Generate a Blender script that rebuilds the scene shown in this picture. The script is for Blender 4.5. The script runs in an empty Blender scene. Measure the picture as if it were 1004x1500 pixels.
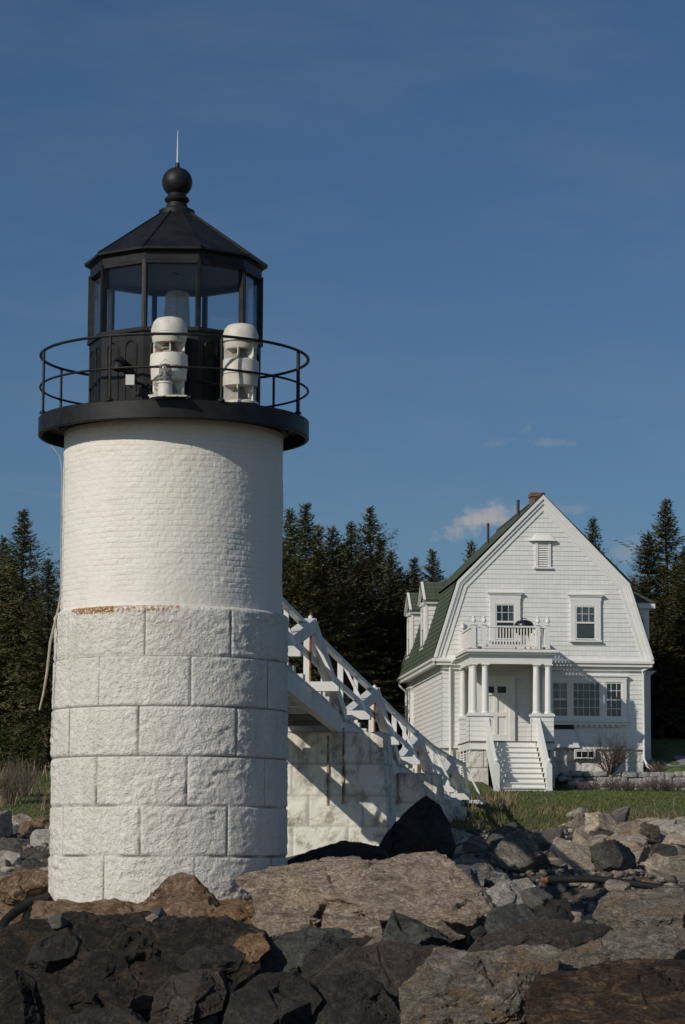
SKY_AIR, SKY_DUST, SKY_OZ, SKY_STR = 1.0, .3, 2.0, .05
SKY_TINT = (.54, .74, .96)
SKY_BACK = (1.08, 1.2, 1.36)
CLOUD = .36
import bpy, bmesh, math, random
import numpy as np
from mathutils import Vector, Matrix
random.seed(7)
rng = np.random.default_rng(11)
scene = bpy.context.scene
COL = scene.collection
rad = math.radians
PI = math.pi

# ------------------------------------------------------------------ camera geometry (pixels of the 1004x1500 photo -> real points)
F = 4000.0
PITCH = math.atan(500 / 4000)
ROLL = rad(.3)
CAMR = Matrix.Rotation(PI / 2 + PITCH, 3, 'X') @ Matrix.Rotation(ROLL, 3, 'Z')

def P(x, y, Y):
    d = CAMR @ Vector(((x - 502) / F, -(y - 750) / F, -1.0))
    return d * (Y / d.y)

# ------------------------------------------------------------------ noise
def _hash(ix, iy, iz, seed):
    h = (ix * 374761393 + iy * 668265263 + iz * 1440662683 + seed * 974711) & 0xffffffff
    h = ((h ^ (h >> 13)) * 1274126177) & 0xffffffff
    h = h ^ (h >> 16)
    return (h & 0xffff) / 32767.5 - 1.0

def vnoise(p, seed=0):
    p = np.asarray(p, float)
    i = np.floor(p).astype(np.int64)
    f = p - i
    u = f * f * f * (f * (f * 6 - 15) + 10)
    r = 0
    for dx in (0, 1):
        wx = u[:, 0] if dx else 1 - u[:, 0]
        for dy in (0, 1):
            wy = u[:, 1] if dy else 1 - u[:, 1]
            for dz in (0, 1):
                wz = u[:, 2] if dz else 1 - u[:, 2]
                r = r + wx * wy * wz * _hash(i[:, 0] + dx, i[:, 1] + dy, i[:, 2] + dz, seed)
    return r

def fbm(p, octv=4, seed=0, gain=.5):
    a, s, t = 1.0, 0, 0
    p = np.asarray(p, float)
    for o in range(octv):
        s = s + a * vnoise(p, seed + o * 17)
        t += a
        a *= gain
        p = p * 2.03 + 3.7
    return s / t

def sstep(a, b, x):
    t = np.clip((np.asarray(x, float) - a) / (b - a), 0, 1)
    return t * t * (3 - 2 * t)

# ------------------------------------------------------------------ materials
MATS = {}
class NT:
    def __init__(s, name):
        s.m = bpy.data.materials.new(name)
        s.m.use_nodes = True
        s.t = s.m.node_tree
        s.b = s.t.nodes['Principled BSDF']
        s.out = s.t.nodes['Material Output']
        MATS[name] = s.m
    def n(s, typ, **kw):
        nd = s.t.nodes.new(typ)
        for k, v in kw.items():
            if k in nd.inputs.keys() if isinstance(k, str) and k[0].isupper() else False:
                nd.inputs[k].default_value = v
            else:
                setattr(nd, k, v)
        return nd
    def l(s, a, b):
        s.t.links.new(a, b)
    def noise(s, vec, scale, detail=4, rough=.6, dist=0):
        nd = s.t.nodes.new('ShaderNodeTexNoise')
        nd.inputs['Scale'].default_value = scale
        nd.inputs['Detail'].default_value = detail
        nd.inputs['Roughness'].default_value = rough
        nd.inputs['Distortion'].default_value = dist
        if vec is not None: s.l(vec, nd.inputs['Vector'])
        return nd.outputs['Fac']
    def ramp(s, fac, stops):
        nd = s.t.nodes.new('ShaderNodeValToRGB')
        e = nd.color_ramp.elements
        while len(e) < len(stops): e.new(.5)
        for el, (p, c) in zip(e, stops):
            el.position = p
            el.color = (c, c, c, 1) if not isinstance(c, tuple) else (*c, 1)
        s.l(fac, nd.inputs['Fac'])
        return nd.outputs['Color']
    def mix(s, fac, a, b, blend='MIX'):
        nd = s.t.nodes.new('ShaderNodeMix')
        nd.data_type = 'RGBA'
        nd.blend_type = blend
        for sock, v in ((nd.inputs[0], fac), (nd.inputs[6], a), (nd.inputs[7], b)):
            if isinstance(v, (int, float)): sock.default_value = v
            elif isinstance(v, tuple): sock.default_value = (*v, 1)
            else: s.l(v, sock)
        return nd.outputs[2]
    def math(s, op, a, b=0.0):
        nd = s.t.nodes.new('ShaderNodeMath')
        nd.operation = op
        for sock, v in ((nd.inputs[0], a), (nd.inputs[1], b)):
            if isinstance(v, (int, float)): sock.default_value = v
            else: s.l(v, sock)
        return nd.outputs[0]
    def coord(s, which='Object', scale=None, rot=None):
        tc = s.t.nodes.new('ShaderNodeTexCoord')
        o = tc.outputs[which]
        if scale is not None or rot is not None:
            mp = s.t.nodes.new('ShaderNodeMapping')
            if scale is not None: mp.inputs['Scale'].default_value = scale
            if rot is not None: mp.inputs['Rotation'].default_value = rot
            s.l(o, mp.inputs['Vector'])
            o = mp.outputs['Vector']
        return o
    def bump(s, h, strength=.5, dist=.02, normal=None):
        nd = s.t.nodes.new('ShaderNodeBump')
        nd.inputs['Strength'].default_value = strength
        nd.inputs['Distance'].default_value = dist
        s.l(h, nd.inputs['Height'])
        if normal is not None: s.l(normal, nd.inputs['Normal'])
        return nd.outputs['Normal']
    def attr(s, name):
        nd = s.t.nodes.new('ShaderNodeAttribute')
        nd.attribute_name = name
        return nd
    def objrand(s):
        return s.t.nodes.new('ShaderNodeObjectInfo').outputs['Random']
    def fin(s, color=None, rough=.6, normal=None, metal=0, spec=.5):
        b = s.b
        if color is not None:
            if isinstance(color, tuple): b.inputs['Base Color'].default_value = (*color, 1)
            else: s.l(color, b.inputs['Base Color'])
        if isinstance(rough, (int, float)): b.inputs['Roughness'].default_value = rough
        else: s.l(rough, b.inputs['Roughness'])
        b.inputs['Metallic'].default_value = metal
        b.inputs['Specular IOR Level'].default_value = spec
        if normal is not None: s.l(normal, b.inputs['Normal'])
        return s.m

def paint(name, col, rough=.5, dirt=.12, scale=3.0, bump=.15, dirtcol=None, spec=.5):
    m = NT(name)
    c = m.coord('Object')
    f = m.ramp(m.noise(c, scale, 6, .65), [(.35, 0.0), (.75, 1.0)])
    d = dirtcol or tuple(x * .62 for x in col)
    cc = m.mix(m.math('MULTIPLY', f, dirt * 2), col, d)
    nb = m.bump(m.noise(c, scale * 12, 4), bump, .01)
    return m.fin(cc, rough, nb, 0, spec)

paint('white_trim', (.74, .73, .69), .45, .1)
paint('white_siding', (.74, .73, .69), .55, .12, 2.0)
paint('bridge_paint', (.73, .725, .69), .6, .3, 2.2, .3, (.42, .40, .35))
paint('black_iron', (.007, .007, .0075), .5, .5, 5.0, .25, (.02, .02, .02), .3)
paint('grey_box', (.6, .6, .58), .5, .1)
paint('fog_white', (.66, .645, .58), .5, .4, 7, .3, (.42, .37, .28))
paint('rod_metal', (.55, .55, .53), .35, .1)
paint('vent_brown', (.045, .03, .024), .6, .2)
paint('old_wood', (.16, .13, .1), .85, .4, 3)
paint('rubber', (.012, .012, .012), .75, .3, 6, .3, None, .25)
paint('rope', (.42, .37, .29), .9, .4, 9)
paint('asphalt', (.24, .235, .225), .9, .3, 3)
paint('concrete', (.5, .49, .46), .85, .4, 4)
paint('bark', (.06, .047, .038), .95, .5, 5, .6)
paint('grill_black', (.012, .012, .013), .35, .1)
paint('shade_black', (.02, .02, .022), .9, 0)  # near-black colour standing in for the shade of unlit insides
paint('curtain', (.5, .5, .47), .9, .2, 6)
paint('blind', (.33, .31, .27), .9, .2, 6)
paint('grey_roof', (.11, .1, .095), .9, .3, 6, .5)

def m_fogstain():
    m = NT('fog_rust')
    c = m.coord('Object')
    sx = m.t.nodes.new('ShaderNodeSeparateXYZ'); m.l(c, sx.inputs[0])
    n = m.noise(c, 22, 5, .7)
    base = m.mix(m.ramp(m.noise(c, 5, 5), [(.4, 0.0), (.8, .5)]), (.7, .68, .6), (.5, .45, .34))
    def band(z):
        d = m.math('ABSOLUTE', m.math('SUBTRACT', sx.outputs[2], z))
        near = m.ramp(m.math('MULTIPLY', d, 30), [(0.0, 1.0), (1.0, 0.0)])
        return m.ramp(m.math('MULTIPLY', near, n), [(.3, 0.0), (.42, 1.0)])
    f = m.math('MAXIMUM', band(.565), band(.385))
    return m.fin(m.mix(f, base, (.32, .14, .035)), .5, m.bump(n, .2, .01))
m_fogstain()

def m_rust():
    m = NT('rusty_iron')
    c = m.coord('Object')
    f = m.noise(c, 9, 5, .7)
    return m.fin(m.ramp(f, [(.3, (.11, .035, .015)), (.6, (.3, .12, .045)), (.75, (.4, .25, .15))]), .9, m.bump(f, .4, .01))
m_rust()

def m_siding():
    m = NT('shingle_siding')
    c = m.coord('UV')
    b = m.t.nodes.new('ShaderNodeTexBrick')
    m.l(c, b.inputs['Vector'])
    b.inputs['Scale'].default_value = 1
    b.inputs['Mortar Size'].default_value = .004
    b.inputs['Brick Width'].default_value = .15
    b.inputs['Row Height'].default_value = .175
    b.inputs['Color1'].default_value = (.75, .745, .71, 1)
    b.inputs['Color2'].default_value = (.69, .685, .65, 1)
    b.inputs['Mortar'].default_value = (.55, .545, .52, 1)
    ob = m.coord('Object')
    f = m.ramp(m.noise(ob, 1.3, 6, .65), [(.4, 0.0), (.8, .35)])
    cc = m.mix(f, b.outputs['Color'], (.56, .55, .51))
    return m.fin(cc, .6, m.bump(m.noise(ob, 30, 3), .25, .01))
m_siding()

def m_roof():
    m = NT('green_shingles')
    c = m.coord('UV')
    b = m.t.nodes.new('ShaderNodeTexBrick')
    m.l(c, b.inputs['Vector'])
    b.inputs['Scale'].default_value = 1
    b.inputs['Mortar Size'].default_value = .012
    b.inputs['Brick Width'].default_value = .36
    b.inputs['Row Height'].default_value = .2
    b.inputs['Color1'].default_value = (.068, .09, .054, 1)
    b.inputs['Color2'].default_value = (.05, .068, .042, 1)
    b.inputs['Mortar'].default_value = (.018, .026, .016, 1)
    ob = m.coord('Object')
    cc = m.mix(m.ramp(m.noise(ob, 2, 6), [(.4, 0.0), (.8, .6)]), b.outputs['Color'], (.075, .085, .05))
    return m.fin(cc, .9, m.bump(m.noise(ob, 60, 3), .4, .01))
m_roof()

def m_brickred():
    m = NT('chimney_brick')
    c = m.coord('Object', (1, 1, 1))
    b = m.t.nodes.new('ShaderNodeTexBrick')
    m.l(m.coord('UV'), b.inputs['Vector'])
    b.inputs['Scale'].default_value = 1
    b.inputs['Brick Width'].default_value = .2
    b.inputs['Row Height'].default_value = .07
    b.inputs['Mortar Size'].default_value = .008
    b.inputs['Color1'].default_value = (.2, .075, .045, 1)
    b.inputs['Color2'].default_value = (.14, .05, .033, 1)
    b.inputs['Mortar'].default_value = (.2, .17, .15, 1)
    return m.fin(b.outputs['Color'], .9, m.bump(m.noise(c, 20, 4), .4, .01))
m_brickred()

def m_tower_brick():
    m = NT('whitewashed_brick')
    ob = m.coord('Object')
    n1 = m.noise(ob, 18, 6, .62)
    nb = m.bump(m.math('ADD', n1, m.math('MULTIPLY', m.noise(ob, 60, 4), .4)), .55, .012)
    st = m.ramp(m.noise(m.coord('Object', (2.2, 2.2, .5)), 1.0, 6, .7), [(.45, 0.0), (.8, .45)])
    cc = m.mix(st, (.74, .71, .635), (.58, .53, .44))
    spk = m.ramp(m.noise(ob, 9, 3, .5), [(.77, 0.0), (.8, .6)])
    cc = m.mix(spk, cc, (.33, .29, .25))
    jn = m.math('MULTIPLY', m.attr('joint').outputs['Fac'], m.ramp(m.noise(ob, 5, 4), [(.35, .05), (.65, .75)]))
    cc = m.mix(jn, cc, (.4, .38, .34))
    return m.fin(cc, .65, nb)
m_tower_brick()

def m_granite():
    m = NT('whitewashed_granite')
    ob = m.coord('Object')
    at = m.attr('joint').outputs['Fac']
    li = m.attr('lichen').outputs['Fac']
    n1 = m.noise(ob, 14, 6, .62, .4)
    n2 = m.noise(m.coord('Object', (1, 1, 1.6)), 32, 4, .6)
    h = m.math('ADD', m.math('MULTIPLY', n1, 1.6), m.math('MULTIPLY', n2, .6))
    nb = m.bump(h, 1.0, .028)
    st = m.ramp(m.noise(m.coord('Object', (1.5, 1.5, .6)), 1.7, 6, .7), [(.4, 0.0), (.8, .6)])
    cc = m.mix(st, (.74, .715, .65), (.5, .47, .405))
    spk = m.ramp(m.noise(ob, 24, 5, .65), [(.56, 0.0), (.7, .6)])
    cc = m.mix(spk, cc, (.38, .35, .31))
    cc = m.mix(m.math('MULTIPLY', at, .95), cc, (.13, .122, .108))
    gr_ = m.ramp(m.noise(m.coord('Object', (3.5, 3.5, .35)), 1.2, 7, .7), [(.52, 0.0), (.72, .4)])
    cc = m.mix(gr_, cc, (.36, .33, .28))
    lf = m.ramp(m.math('MULTIPLY', li, m.noise(ob, 34, 5, .7)), [(.4, 0.0), (.48, 1.0)])
    cc = m.mix(lf, cc, m.ramp(m.noise(ob, 50, 3), [(.35, (.16, .06, .02)), (.65, (.46, .21, .04))]))
    return m.fin(cc, .75, nb)
m_granite()

def m_pier():
    m = NT('stained_pier_stone')
    ob = m.coord('Object')
    at = m.attr('joint').outputs['Fac']
    n1 = m.noise(ob, 7, 6, .62, .4)
    nb = m.bump(n1, .7, .03)
    st = m.ramp(m.noise(ob, 3.2, 8, .75), [(.5, 0.0), (.64, .9)])
    cc = m.mix(st, (.7, .68, .58), (.27, .235, .165))
    bl = m.ramp(m.noise(m.coord('Object', (1, 1, .25)), 2.3, 6, .7), [(.5, 0.0), (.7, .8)])
    cc = m.mix(m.math('MULTIPLY', bl, m.attr('top_mask').outputs['Fac']), cc, (.1, .105, .1))  # dark streaks, stronger towards the top of the pier
    cc = m.mix(m.math('MULTIPLY', at, .6), cc, (.25, .24, .2))
    return m.fin(cc, .85, nb)
m_pier()

def m_glass(name, tint, refl):
    m = NT(name)
    t = m.t
    tr = t.nodes.new('ShaderNodeBsdfTransparent'); tr.inputs['Color'].default_value = (*tint, 1)
    gl = t.nodes.new('ShaderNodeBsdfGlossy'); gl.inputs['Roughness'].default_value = .03
    fr = t.nodes.new('ShaderNodeLayerWeight'); fr.inputs['Blend'].default_value = .22
    mx = t.nodes.new('ShaderNodeMixShader')
    f = m.math('ADD', m.math('MULTIPLY', fr.outputs['Fresnel'], .55), refl)
    m.l(f, mx.inputs[0]); m.l(tr.outputs[0], mx.inputs[1]); m.l(gl.outputs[0], mx.inputs[2])
    m.l(mx.outputs[0], m.out.inputs['Surface'])
    return m.m
m_glass('lantern_glass', (.9, .92, .93), .015)
m_glass('window_glass', (.7, .73, .75), .05)
m_glass('clear_plastic', (.6, .62, .6), .34)
def m_plastic():
    m = NT('lens_plastic')
    t = m.t
    tr = t.nodes.new('ShaderNodeBsdfTransparent'); tr.inputs['Color'].default_value = (.8, .8, .78, 1)
    df = t.nodes.new('ShaderNodeBsdfPrincipled'); df.inputs['Base Color'].default_value = (.62, .6, .54, 1); df.inputs['Roughness'].default_value = .18
    lw_ = t.nodes.new('ShaderNodeLayerWeight'); lw_.inputs['Blend'].default_value = .35
    n = m.noise(m.coord('Object', (1, 1, 3)), 9, 4, .6)
    f = m.math('ADD', m.math('MULTIPLY', lw_.outputs['Facing'], .45), m.math('ADD', m.math('MULTIPLY', n, .42), .3))
    mx = t.nodes.new('ShaderNodeMixShader')
    m.l(f, mx.inputs[0]); m.l(tr.outputs[0], mx.inputs[1]); m.l(df.outputs[0], mx.inputs[2])
    m.l(mx.outputs[0], m.out.inputs['Surface'])
m_plastic()
def m_globe():
    m = NT('globe_plastic')
    t = m.t
    tr = t.nodes.new('ShaderNodeBsdfTransparent'); tr.inputs['Color'].default_value = (.52, .53, .53, 1)
    df = t.nodes.new('ShaderNodeBsdfPrincipled'); df.inputs['Base Color'].default_value = (.6, .6, .58, 1); df.inputs['Roughness'].default_value = .12
    lw_ = t.nodes.new('ShaderNodeLayerWeight'); lw_.inputs['Blend'].default_value = .3
    n = m.noise(m.coord('Object', (1, 1, 2)), 14, 4, .6)
    f = m.math('ADD', m.math('MULTIPLY', lw_.outputs['Facing'], .4), m.math('MULTIPLY', m.math('GREATER_THAN', n, .56), .35))
    mx = t.nodes.new('ShaderNodeMixShader')
    m.l(f, mx.inputs[0]); m.l(tr.outputs[0], mx.inputs[1]); m.l(df.outputs[0], mx.inputs[2])
    m.l(mx.outputs[0], m.out.inputs['Surface'])
m_globe()
paint('fog_inner', (.27, .245, .195), .6, .4, 8, .3, (.15, .13, .1))  # horn paint darkened to give the shade inside the gaps
def m_strap():
    m = NT('strap_iron')
    f = m.noise(m.coord('Object'), 7, 6, .75)
    m.fin(m.ramp(f, [(.35, (.09, .045, .025)), (.5, (.22, .12, .07)), (.6, (.4, .34, .26))]), .9, m.bump(f, .4, .01))
m_strap()
def m_gravel():
    m = NT('gravel_mix')
    a = m.attr('tone').outputs['Fac']
    c = m.ramp(a, [(0, (.04, .038, .034)), (.35, (.1, .092, .08)), (.6, (.19, .155, .118)), (.85, (.24, .205, .16)), (1, (.33, .295, .25))])
    n = m.noise(m.coord('Object'), 14, 5, .7)
    c = m.mix(.7, c, m.ramp(n, [(.3, .6), (.7, 1.4)]), 'MULTIPLY')
    m.fin(c, .9, m.bump(n, .5, .03))
m_gravel()
paint('amber', (.85, .5, .24), .3, 0)

def m_rock(name, dark, mid, light, scale=2.0, fol=(1, .6, 3.0), rot=(.5, .3, .4), bump=.8, spots=None, vary=.0, grain=None):
    grain = grain if grain is not None else (.4 if 'basalt' in name or 'green' in name else .5 if 'ledge' in name else .7)
    m = NT(name)
    ob = m.coord('Object')
    fo = m.coord('Object', fol, rot)
    n1 = m.noise(fo, scale * 2.2, 9, .66, 1.2)
    n2 = m.noise(ob, scale * .8, 6, .6)
    n3 = m.noise(ob, scale * 7.5, 7, .75)
    cc = m.ramp(n1, [(.32, dark), (.5, mid), (.68, light)])
    cc = m.mix(m.ramp(n2, [(.42, 0.0), (.66, .5)]), cc, m.ramp(n3, [(.3, dark), (.65, mid)]))
    if spots:
        cc = m.mix(m.ramp(m.noise(ob, scale * 1.5, 7, .7), [(.5, 0.0), (.6, .85)]), cc, spots)  # rock's own flecks, spread wider so the black ledge looks lit from above
    g = m.ramp(n3, [(.3, .7), (.7, 1.5)])
    cc = m.mix(grain, cc, g, 'MULTIPLY')
    if vary:
        r = m.objrand()
        v = m.ramp(r, [(0, 1 - vary), (1, 1 + vary)])
        cc = m.mix(1.0, cc, v, 'MULTIPLY')
    # swirling dark seams along the foliation
    n4 = m.noise(fo, scale * 4.5, 8, .7, 2.2)
    seam = m.ramp(m.math('ABSOLUTE', m.math('SUBTRACT', n4, .5)), [(0.0, 0.0), (.022, 1.0)])
    cc = m.mix(m.math('MULTIPLY', m.math('SUBTRACT', 1.0, seam), .7), cc, tuple(x * .6 for x in dark))
    n5 = m.noise(fo, scale * 17, 4, .7)
    cc = m.mix(grain * .75, cc, m.ramp(n5, [(.32, .55), (.68, 1.6)]), 'MULTIPLY')
    h = m.math('ADD', m.math('MULTIPLY', n1, 1.6), m.math('MULTIPLY', n3, 1.0))
    h = m.math('ADD', h, m.math('MULTIPLY', seam, .35))
    h = m.math('ADD', h, m.math('MULTIPLY', n5, .22))
    nb = m.bump(h, min(1.0, bump + .1), .14)
    return m.fin(cc, .85, nb, spec=.35)
TAN = ((.2, .145, .1), (.62, .48, .345), (.8, .68, .53))
m_rock('tan_gneiss', *TAN, 1.6, (1, .5, 3.2), (.2, .35, .3), .9)
m_rock('brown_gneiss', (0.1800, 0.1200, 0.0750), (0.4650, 0.3075, 0.1875), (0.7200, 0.5100, 0.3300), 2.2, (1, 1, 1.6), (.6, .2, .1), .9, (.2, .1, .04))
m_rock('orange_rock', (0.1950, 0.1170, 0.0650), (0.4940, 0.2860, 0.1430), (0.7150, 0.5070, 0.3120), 2.4, (1, 1, 1.5), (.2, .9, .1), .9)
m_rock('black_ledge', (0.0154, 0.0138, 0.0106), (0.0417, 0.0364, 0.0271), (0.1098, 0.0885, 0.0599), 2.0, (1, .7, 1.7), (.3, .2, .5), .9, (.13, .095, .06))
m_rock('dark_basalt', (0.0187, 0.0171, 0.0148), (0.0403, 0.0364, 0.0307), (0.0649, 0.0563, 0.0447), 1.3, (1, .8, 1.2), (.4, .9, .2), .6)
m_rock('brown_basalt', (0.0333, 0.0274, 0.0223), (0.0703, 0.0570, 0.0459), (0.1111, 0.0904, 0.0726), 1.5, (1, .8, 1.6), (.4, .2, .2), .6)
m_rock('green_grey', (0.0373, 0.0389, 0.0339), (0.0828, 0.0844, 0.0729), (0.1408, 0.1366, 0.1159), 1.6, (1, .6, 2), (.4, .7, .2), .6)
m_rock('grey_gneiss', (0.1262, 0.1111, 0.0884), (0.3409, 0.2966, 0.2336), (0.5806, 0.5049, 0.4039), 1.9, (1, .6, 2.8), (.1, .55, .4), .9, (.36, .24, .13))
m_rock('dark_brown_band', (0.0292, 0.0194, 0.0136), (0.0923, 0.0603, 0.0369), (0.3499, 0.2090, 0.1021), 2.0, (.7, .6, 2.6), (.2, .3, .5), 1.0)
m_rock('veined_rock', (.08, .08, .075), (.16, .16, .15), (.6, .58, .53), 2.2, (1, 1, 2.5), (.9, .2, .1), .6)
m_rock('rubble_grey', (0.1426, 0.1238, 0.0954), (0.3503, 0.3007, 0.2335), (0.5577, 0.4776, 0.3684), 1.2, (1, 1, 2), (.3, .3, .3), .6, None, .35)
m_rock('rubble_tan', (0.1983, 0.1574, 0.1166), (0.4550, 0.3674, 0.2741), (0.6648, 0.5599, 0.4316), 1.2, (1, 1, 2), (.3, .3, .3), .6, None, .3)
m_rock('rubble_dark', (0.0530, 0.0500, 0.0428), (0.1259, 0.1175, 0.0990), (0.2120, 0.1938, 0.1575), 1.2, (1, 1, 2), (.3, .3, .3), .6, None, .35)
m_rock('rubble_pale', (0.1980, 0.1815, 0.1526), (0.3795, 0.3465, 0.2970), (0.5115, 0.4785, 0.4125), 1.2, (1, 1, 2), (.3, .3, .3), .5, None, .2)
m_rock('rubble_orange', (.18, .09, .045), (.42, .23, .11), (.58, .36, .2), 1.2, (1, 1, 2), (.3, .3, .3), .6, None, .2)
m_rock('wall_stone', (0.2400, 0.2340, 0.2100), (0.5280, 0.5100, 0.4620), (0.7680, 0.7440, 0.6840), 2.5, (1, 1, 1.5), (.3, .3, .3), .6)

def m_ground():
    m = NT('ground_mix')
    ob = m.coord('Object')
    gr = m.attr('grass').outputs['Fac']
    n1 = m.noise(ob, 1.1, 8, .7)
    n2 = m.noise(ob, 6, 8, .72)
    rock = m.ramp(n2, [(.3, (.035, .031, .025)), (.55, (.085, .074, .058)), (.75, (.15, .13, .105))])
    rock = m.mix(m.ramp(n1, [(.4, 0.0), (.65, .7)]), rock, (.055, .045, .03))
    g = m.ramp(m.noise(ob, 2.2, 8, .7), [(.3, (.04, .06, .014)), (.55, (.07, .10, .024)), (.75, (.11, .115, .04))])
    dry = m.attr('dry').outputs['Fac']
    g = m.mix(m.math('MULTIPLY', dry, m.ramp(n2, [(.3, .3), (.6, 1.0)])), g, (.12, .085, .045))
    cc = m.mix(gr, rock, g)
    return m.fin(cc, .95, m.bump(n2, .8, .06))
m_ground()

def m_leaf(name, c1, c2, c3=None):
    m = NT(name)
    a = m.attr('tone').outputs['Fac']
    cc = m.ramp(a, [(0.0, c1), (.6, c2), (1.0, c3 or c2)])
    r = m.objrand()
    cc = m.mix(1.0, cc, m.ramp(r, [(0, .75), (1, 1.25)]), 'MULTIPLY')
    m.fin(cc, .75, spec=.25)
    return m.m
m_leaf('spruce_green', (.05, .055, .02), (.10, .10, .036), (.155, .135, .058))
m_leaf('spruce_brown', (.052, .052, .022), (.10, .094, .038), (.16, .128, .06))
m_leaf('sapling_green', (.04, .06, .014), (.07, .085, .02), (.11, .12, .03))
m_leaf('grass_green', (.055, .076, .018), (.086, .108, .027), (.15, .145, .05))
m_leaf('dry_stalks', (.13, .095, .05), (.2, .15, .085), (.28, .22, .14))
m_leaf('twig_grey', (.06, .045, .036), (.1, .078, .062), (.14, .11, .085))
m_leaf('heather', (.09, .068, .06), (.16, .125, .105), (.22, .18, .14))

# ------------------------------------------------------------------ mesh builder and object helpers
class MB:
    def __init__(s):
        s.v, s.f, s.uv = [], [], []
        s.has_uv = False
    def add(s, verts, faces, uvs=None):
        o = len(s.v)
        s.v.extend([tuple(v) for v in verts])
        for i, f in enumerate(faces):
            s.f.append([o + k for k in f])
            if uvs is not None:
                s.uv.append(uvs[i]); s.has_uv = True
            else:
                s.uv.append([(0, 0)] * len(f))
        return s
    def hexa(s, p):          # bottom 4 (ccw from above) then top 4
        return s.add(p, [(3, 2, 1, 0), (4, 5, 6, 7), (0, 1, 5, 4), (1, 2, 6, 5), (2, 3, 7, 6), (3, 0, 4, 7)])
    def box(s, x0, x1, y0, y1, z0, z1):
        return s.hexa([(x0, y0, z0), (x1, y0, z0), (x1, y1, z0), (x0, y1, z0), (x0, y0, z1), (x1, y0, z1), (x1, y1, z1), (x0, y1, z1)])
    def bar(s, a, b, w, h, up=(0, 0, 1)):   # w sideways, h along up
        a, b, up = Vector(a), Vector(b), Vector(up)
        d = (b - a).normalized()
        if abs(d.dot(up)) > .99: up = Vector((0, 1, 0)) if abs(d.y) < .9 else Vector((1, 0, 0))
        sd = d.cross(up).normalized()
        u = sd.cross(d).normalized()
        sd = sd * (w / 2); u = u * (h / 2)
        ring = lambda c: [c - sd - u, c + sd - u, c + sd + u, c - sd + u]
        A, B = ring(a), ring(b)
        return s.add(A + B, [(0, 1, 2, 3), (7, 6, 5, 4), (4, 5, 1, 0), (5, 6, 2, 1), (6, 7, 3, 2), (7, 4, 0, 3)])
    def tube(s, pts, r, n=8, cap=True):
        pts = [Vector(p) for p in pts]
        rs = r if isinstance(r, (list, tuple)) else [r] * len(pts)
        V, Fc = [], []
        prev = None
        for i, p in enumerate(pts):
            t = (pts[min(i + 1, len(pts) - 1)] - pts[max(i - 1, 0)]).normalized()
            if prev is None:
                prev = t.orthogonal().normalized()
            e1 = (prev - t * prev.dot(t))
            e1 = e1.normalized() if e1.length > 1e-6 else t.orthogonal().normalized()
            prev = e1
            e2 = t.cross(e1)
            for k in range(n):
                a = 2 * PI * k / n
                V.append(p + (e1 * math.cos(a) + e2 * math.sin(a)) * rs[i])
        for i in range(len(pts) - 1):
            for k in range(n):
                k2 = (k + 1) % n
                Fc.append((i * n + k, i * n + k2, (i + 1) * n + k2, (i + 1) * n + k))
        if cap:
            Fc.append(tuple(range(n - 1, -1, -1)))
            Fc.append(tuple((len(pts) - 1) * n + k for k in range(n)))
        return s.add(V, Fc)
    def lathe(s, prof, n=48, c=(0, 0, 0), a0=0.0, uvR=None, closed=False):
        V, Fc, U = [], [], []
        m = len(prof)
        for k in range(n):
            a = a0 + 2 * PI * k / n
            for (r, z) in prof:
                V.append((c[0] + r * math.cos(a), c[1] + r * math.sin(a), c[2] + z))
        segs = range(m) if closed else range(m - 1)
        for k in range(n):
            k2 = (k + 1) % n
            for i in segs:
                j = (i + 1) % m
                Fc.append((k * m + i, k2 * m + i, k2 * m + j, k * m + j))
                R = uvR or 1
                u0, u1 = 2 * PI * k / n * R, 2 * PI * (k + 1) / n * R
                U.append([(u0, prof[i][1]), (u1, prof[i][1]), (u1, prof[j][1]), (u0, prof[j][1])])
        if not closed:
            for i in (0, m - 1):
                if prof[i][0] > 1e-4:
                    ring = [k * m + i for k in range(n)]
                    Fc.append(tuple(ring if i else ring[::-1])); U.append([(0, 0)] * n)
        return s.add(V, Fc, U)
    def prism(s, poly, y0, y1):      # poly in x,z ; extruded along y
        n = len(poly)
        V = [(x, y0, z) for x, z in poly] + [(x, y1, z) for x, z in poly]
        Fc = [tuple(range(n)), tuple(range(2 * n - 1, n - 1, -1))]
        Fc += [(k, n + k, n + (k + 1) % n, (k + 1) % n) for k in range(n)]
        return s.add(V, Fc)
    def sphere(s, c, r, n=14, sz=1.0):
        prof = [(max(r * math.sin(PI * i / n), 1e-5), -r * sz * math.cos(PI * i / n)) for i in range(n + 1)]
        return s.lathe(prof, n * 2, c)
    def xf(s, M, start=0):
        for i in range(start, len(s.v)):
            s.v[i] = tuple(M @ Vector(s.v[i]))
        return s
    def mesh(s, name, mat, smooth=None, fix=True):
        me = bpy.data.meshes.new(name)
        me.from_pydata(s.v, [], s.f)
        if s.has_uv:
            uvl = me.uv_layers.new(name='UVMap')
            flat = [c for f in s.uv for p in f for c in p]
            uvl.data.foreach_set('uv', flat)
        if fix and len(s.f) < 60000:
            bm = bmesh.new(); bm.from_mesh(me)
            bmesh.ops.recalc_face_normals(bm, faces=bm.faces)
            bm.to_mesh(me); bm.free()
        if mat is not None: me.materials.append(MATS[mat])
        if smooth is not None:
            me.polygons.foreach_set('use_smooth', [True] * len(me.polygons))
            me.set_sharp_from_angle(angle=rad(smooth))
        me.update()
        return me

def link(name, me, parent=None, loc=(0, 0, 0), rot=(0, 0, 0)):
    o = bpy.data.objects.new(name, me)
    COL.objects.link(o)
    if parent is not None: o.parent = parent
    o.location = loc
    o.rotation_euler = rot
    return o

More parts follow.
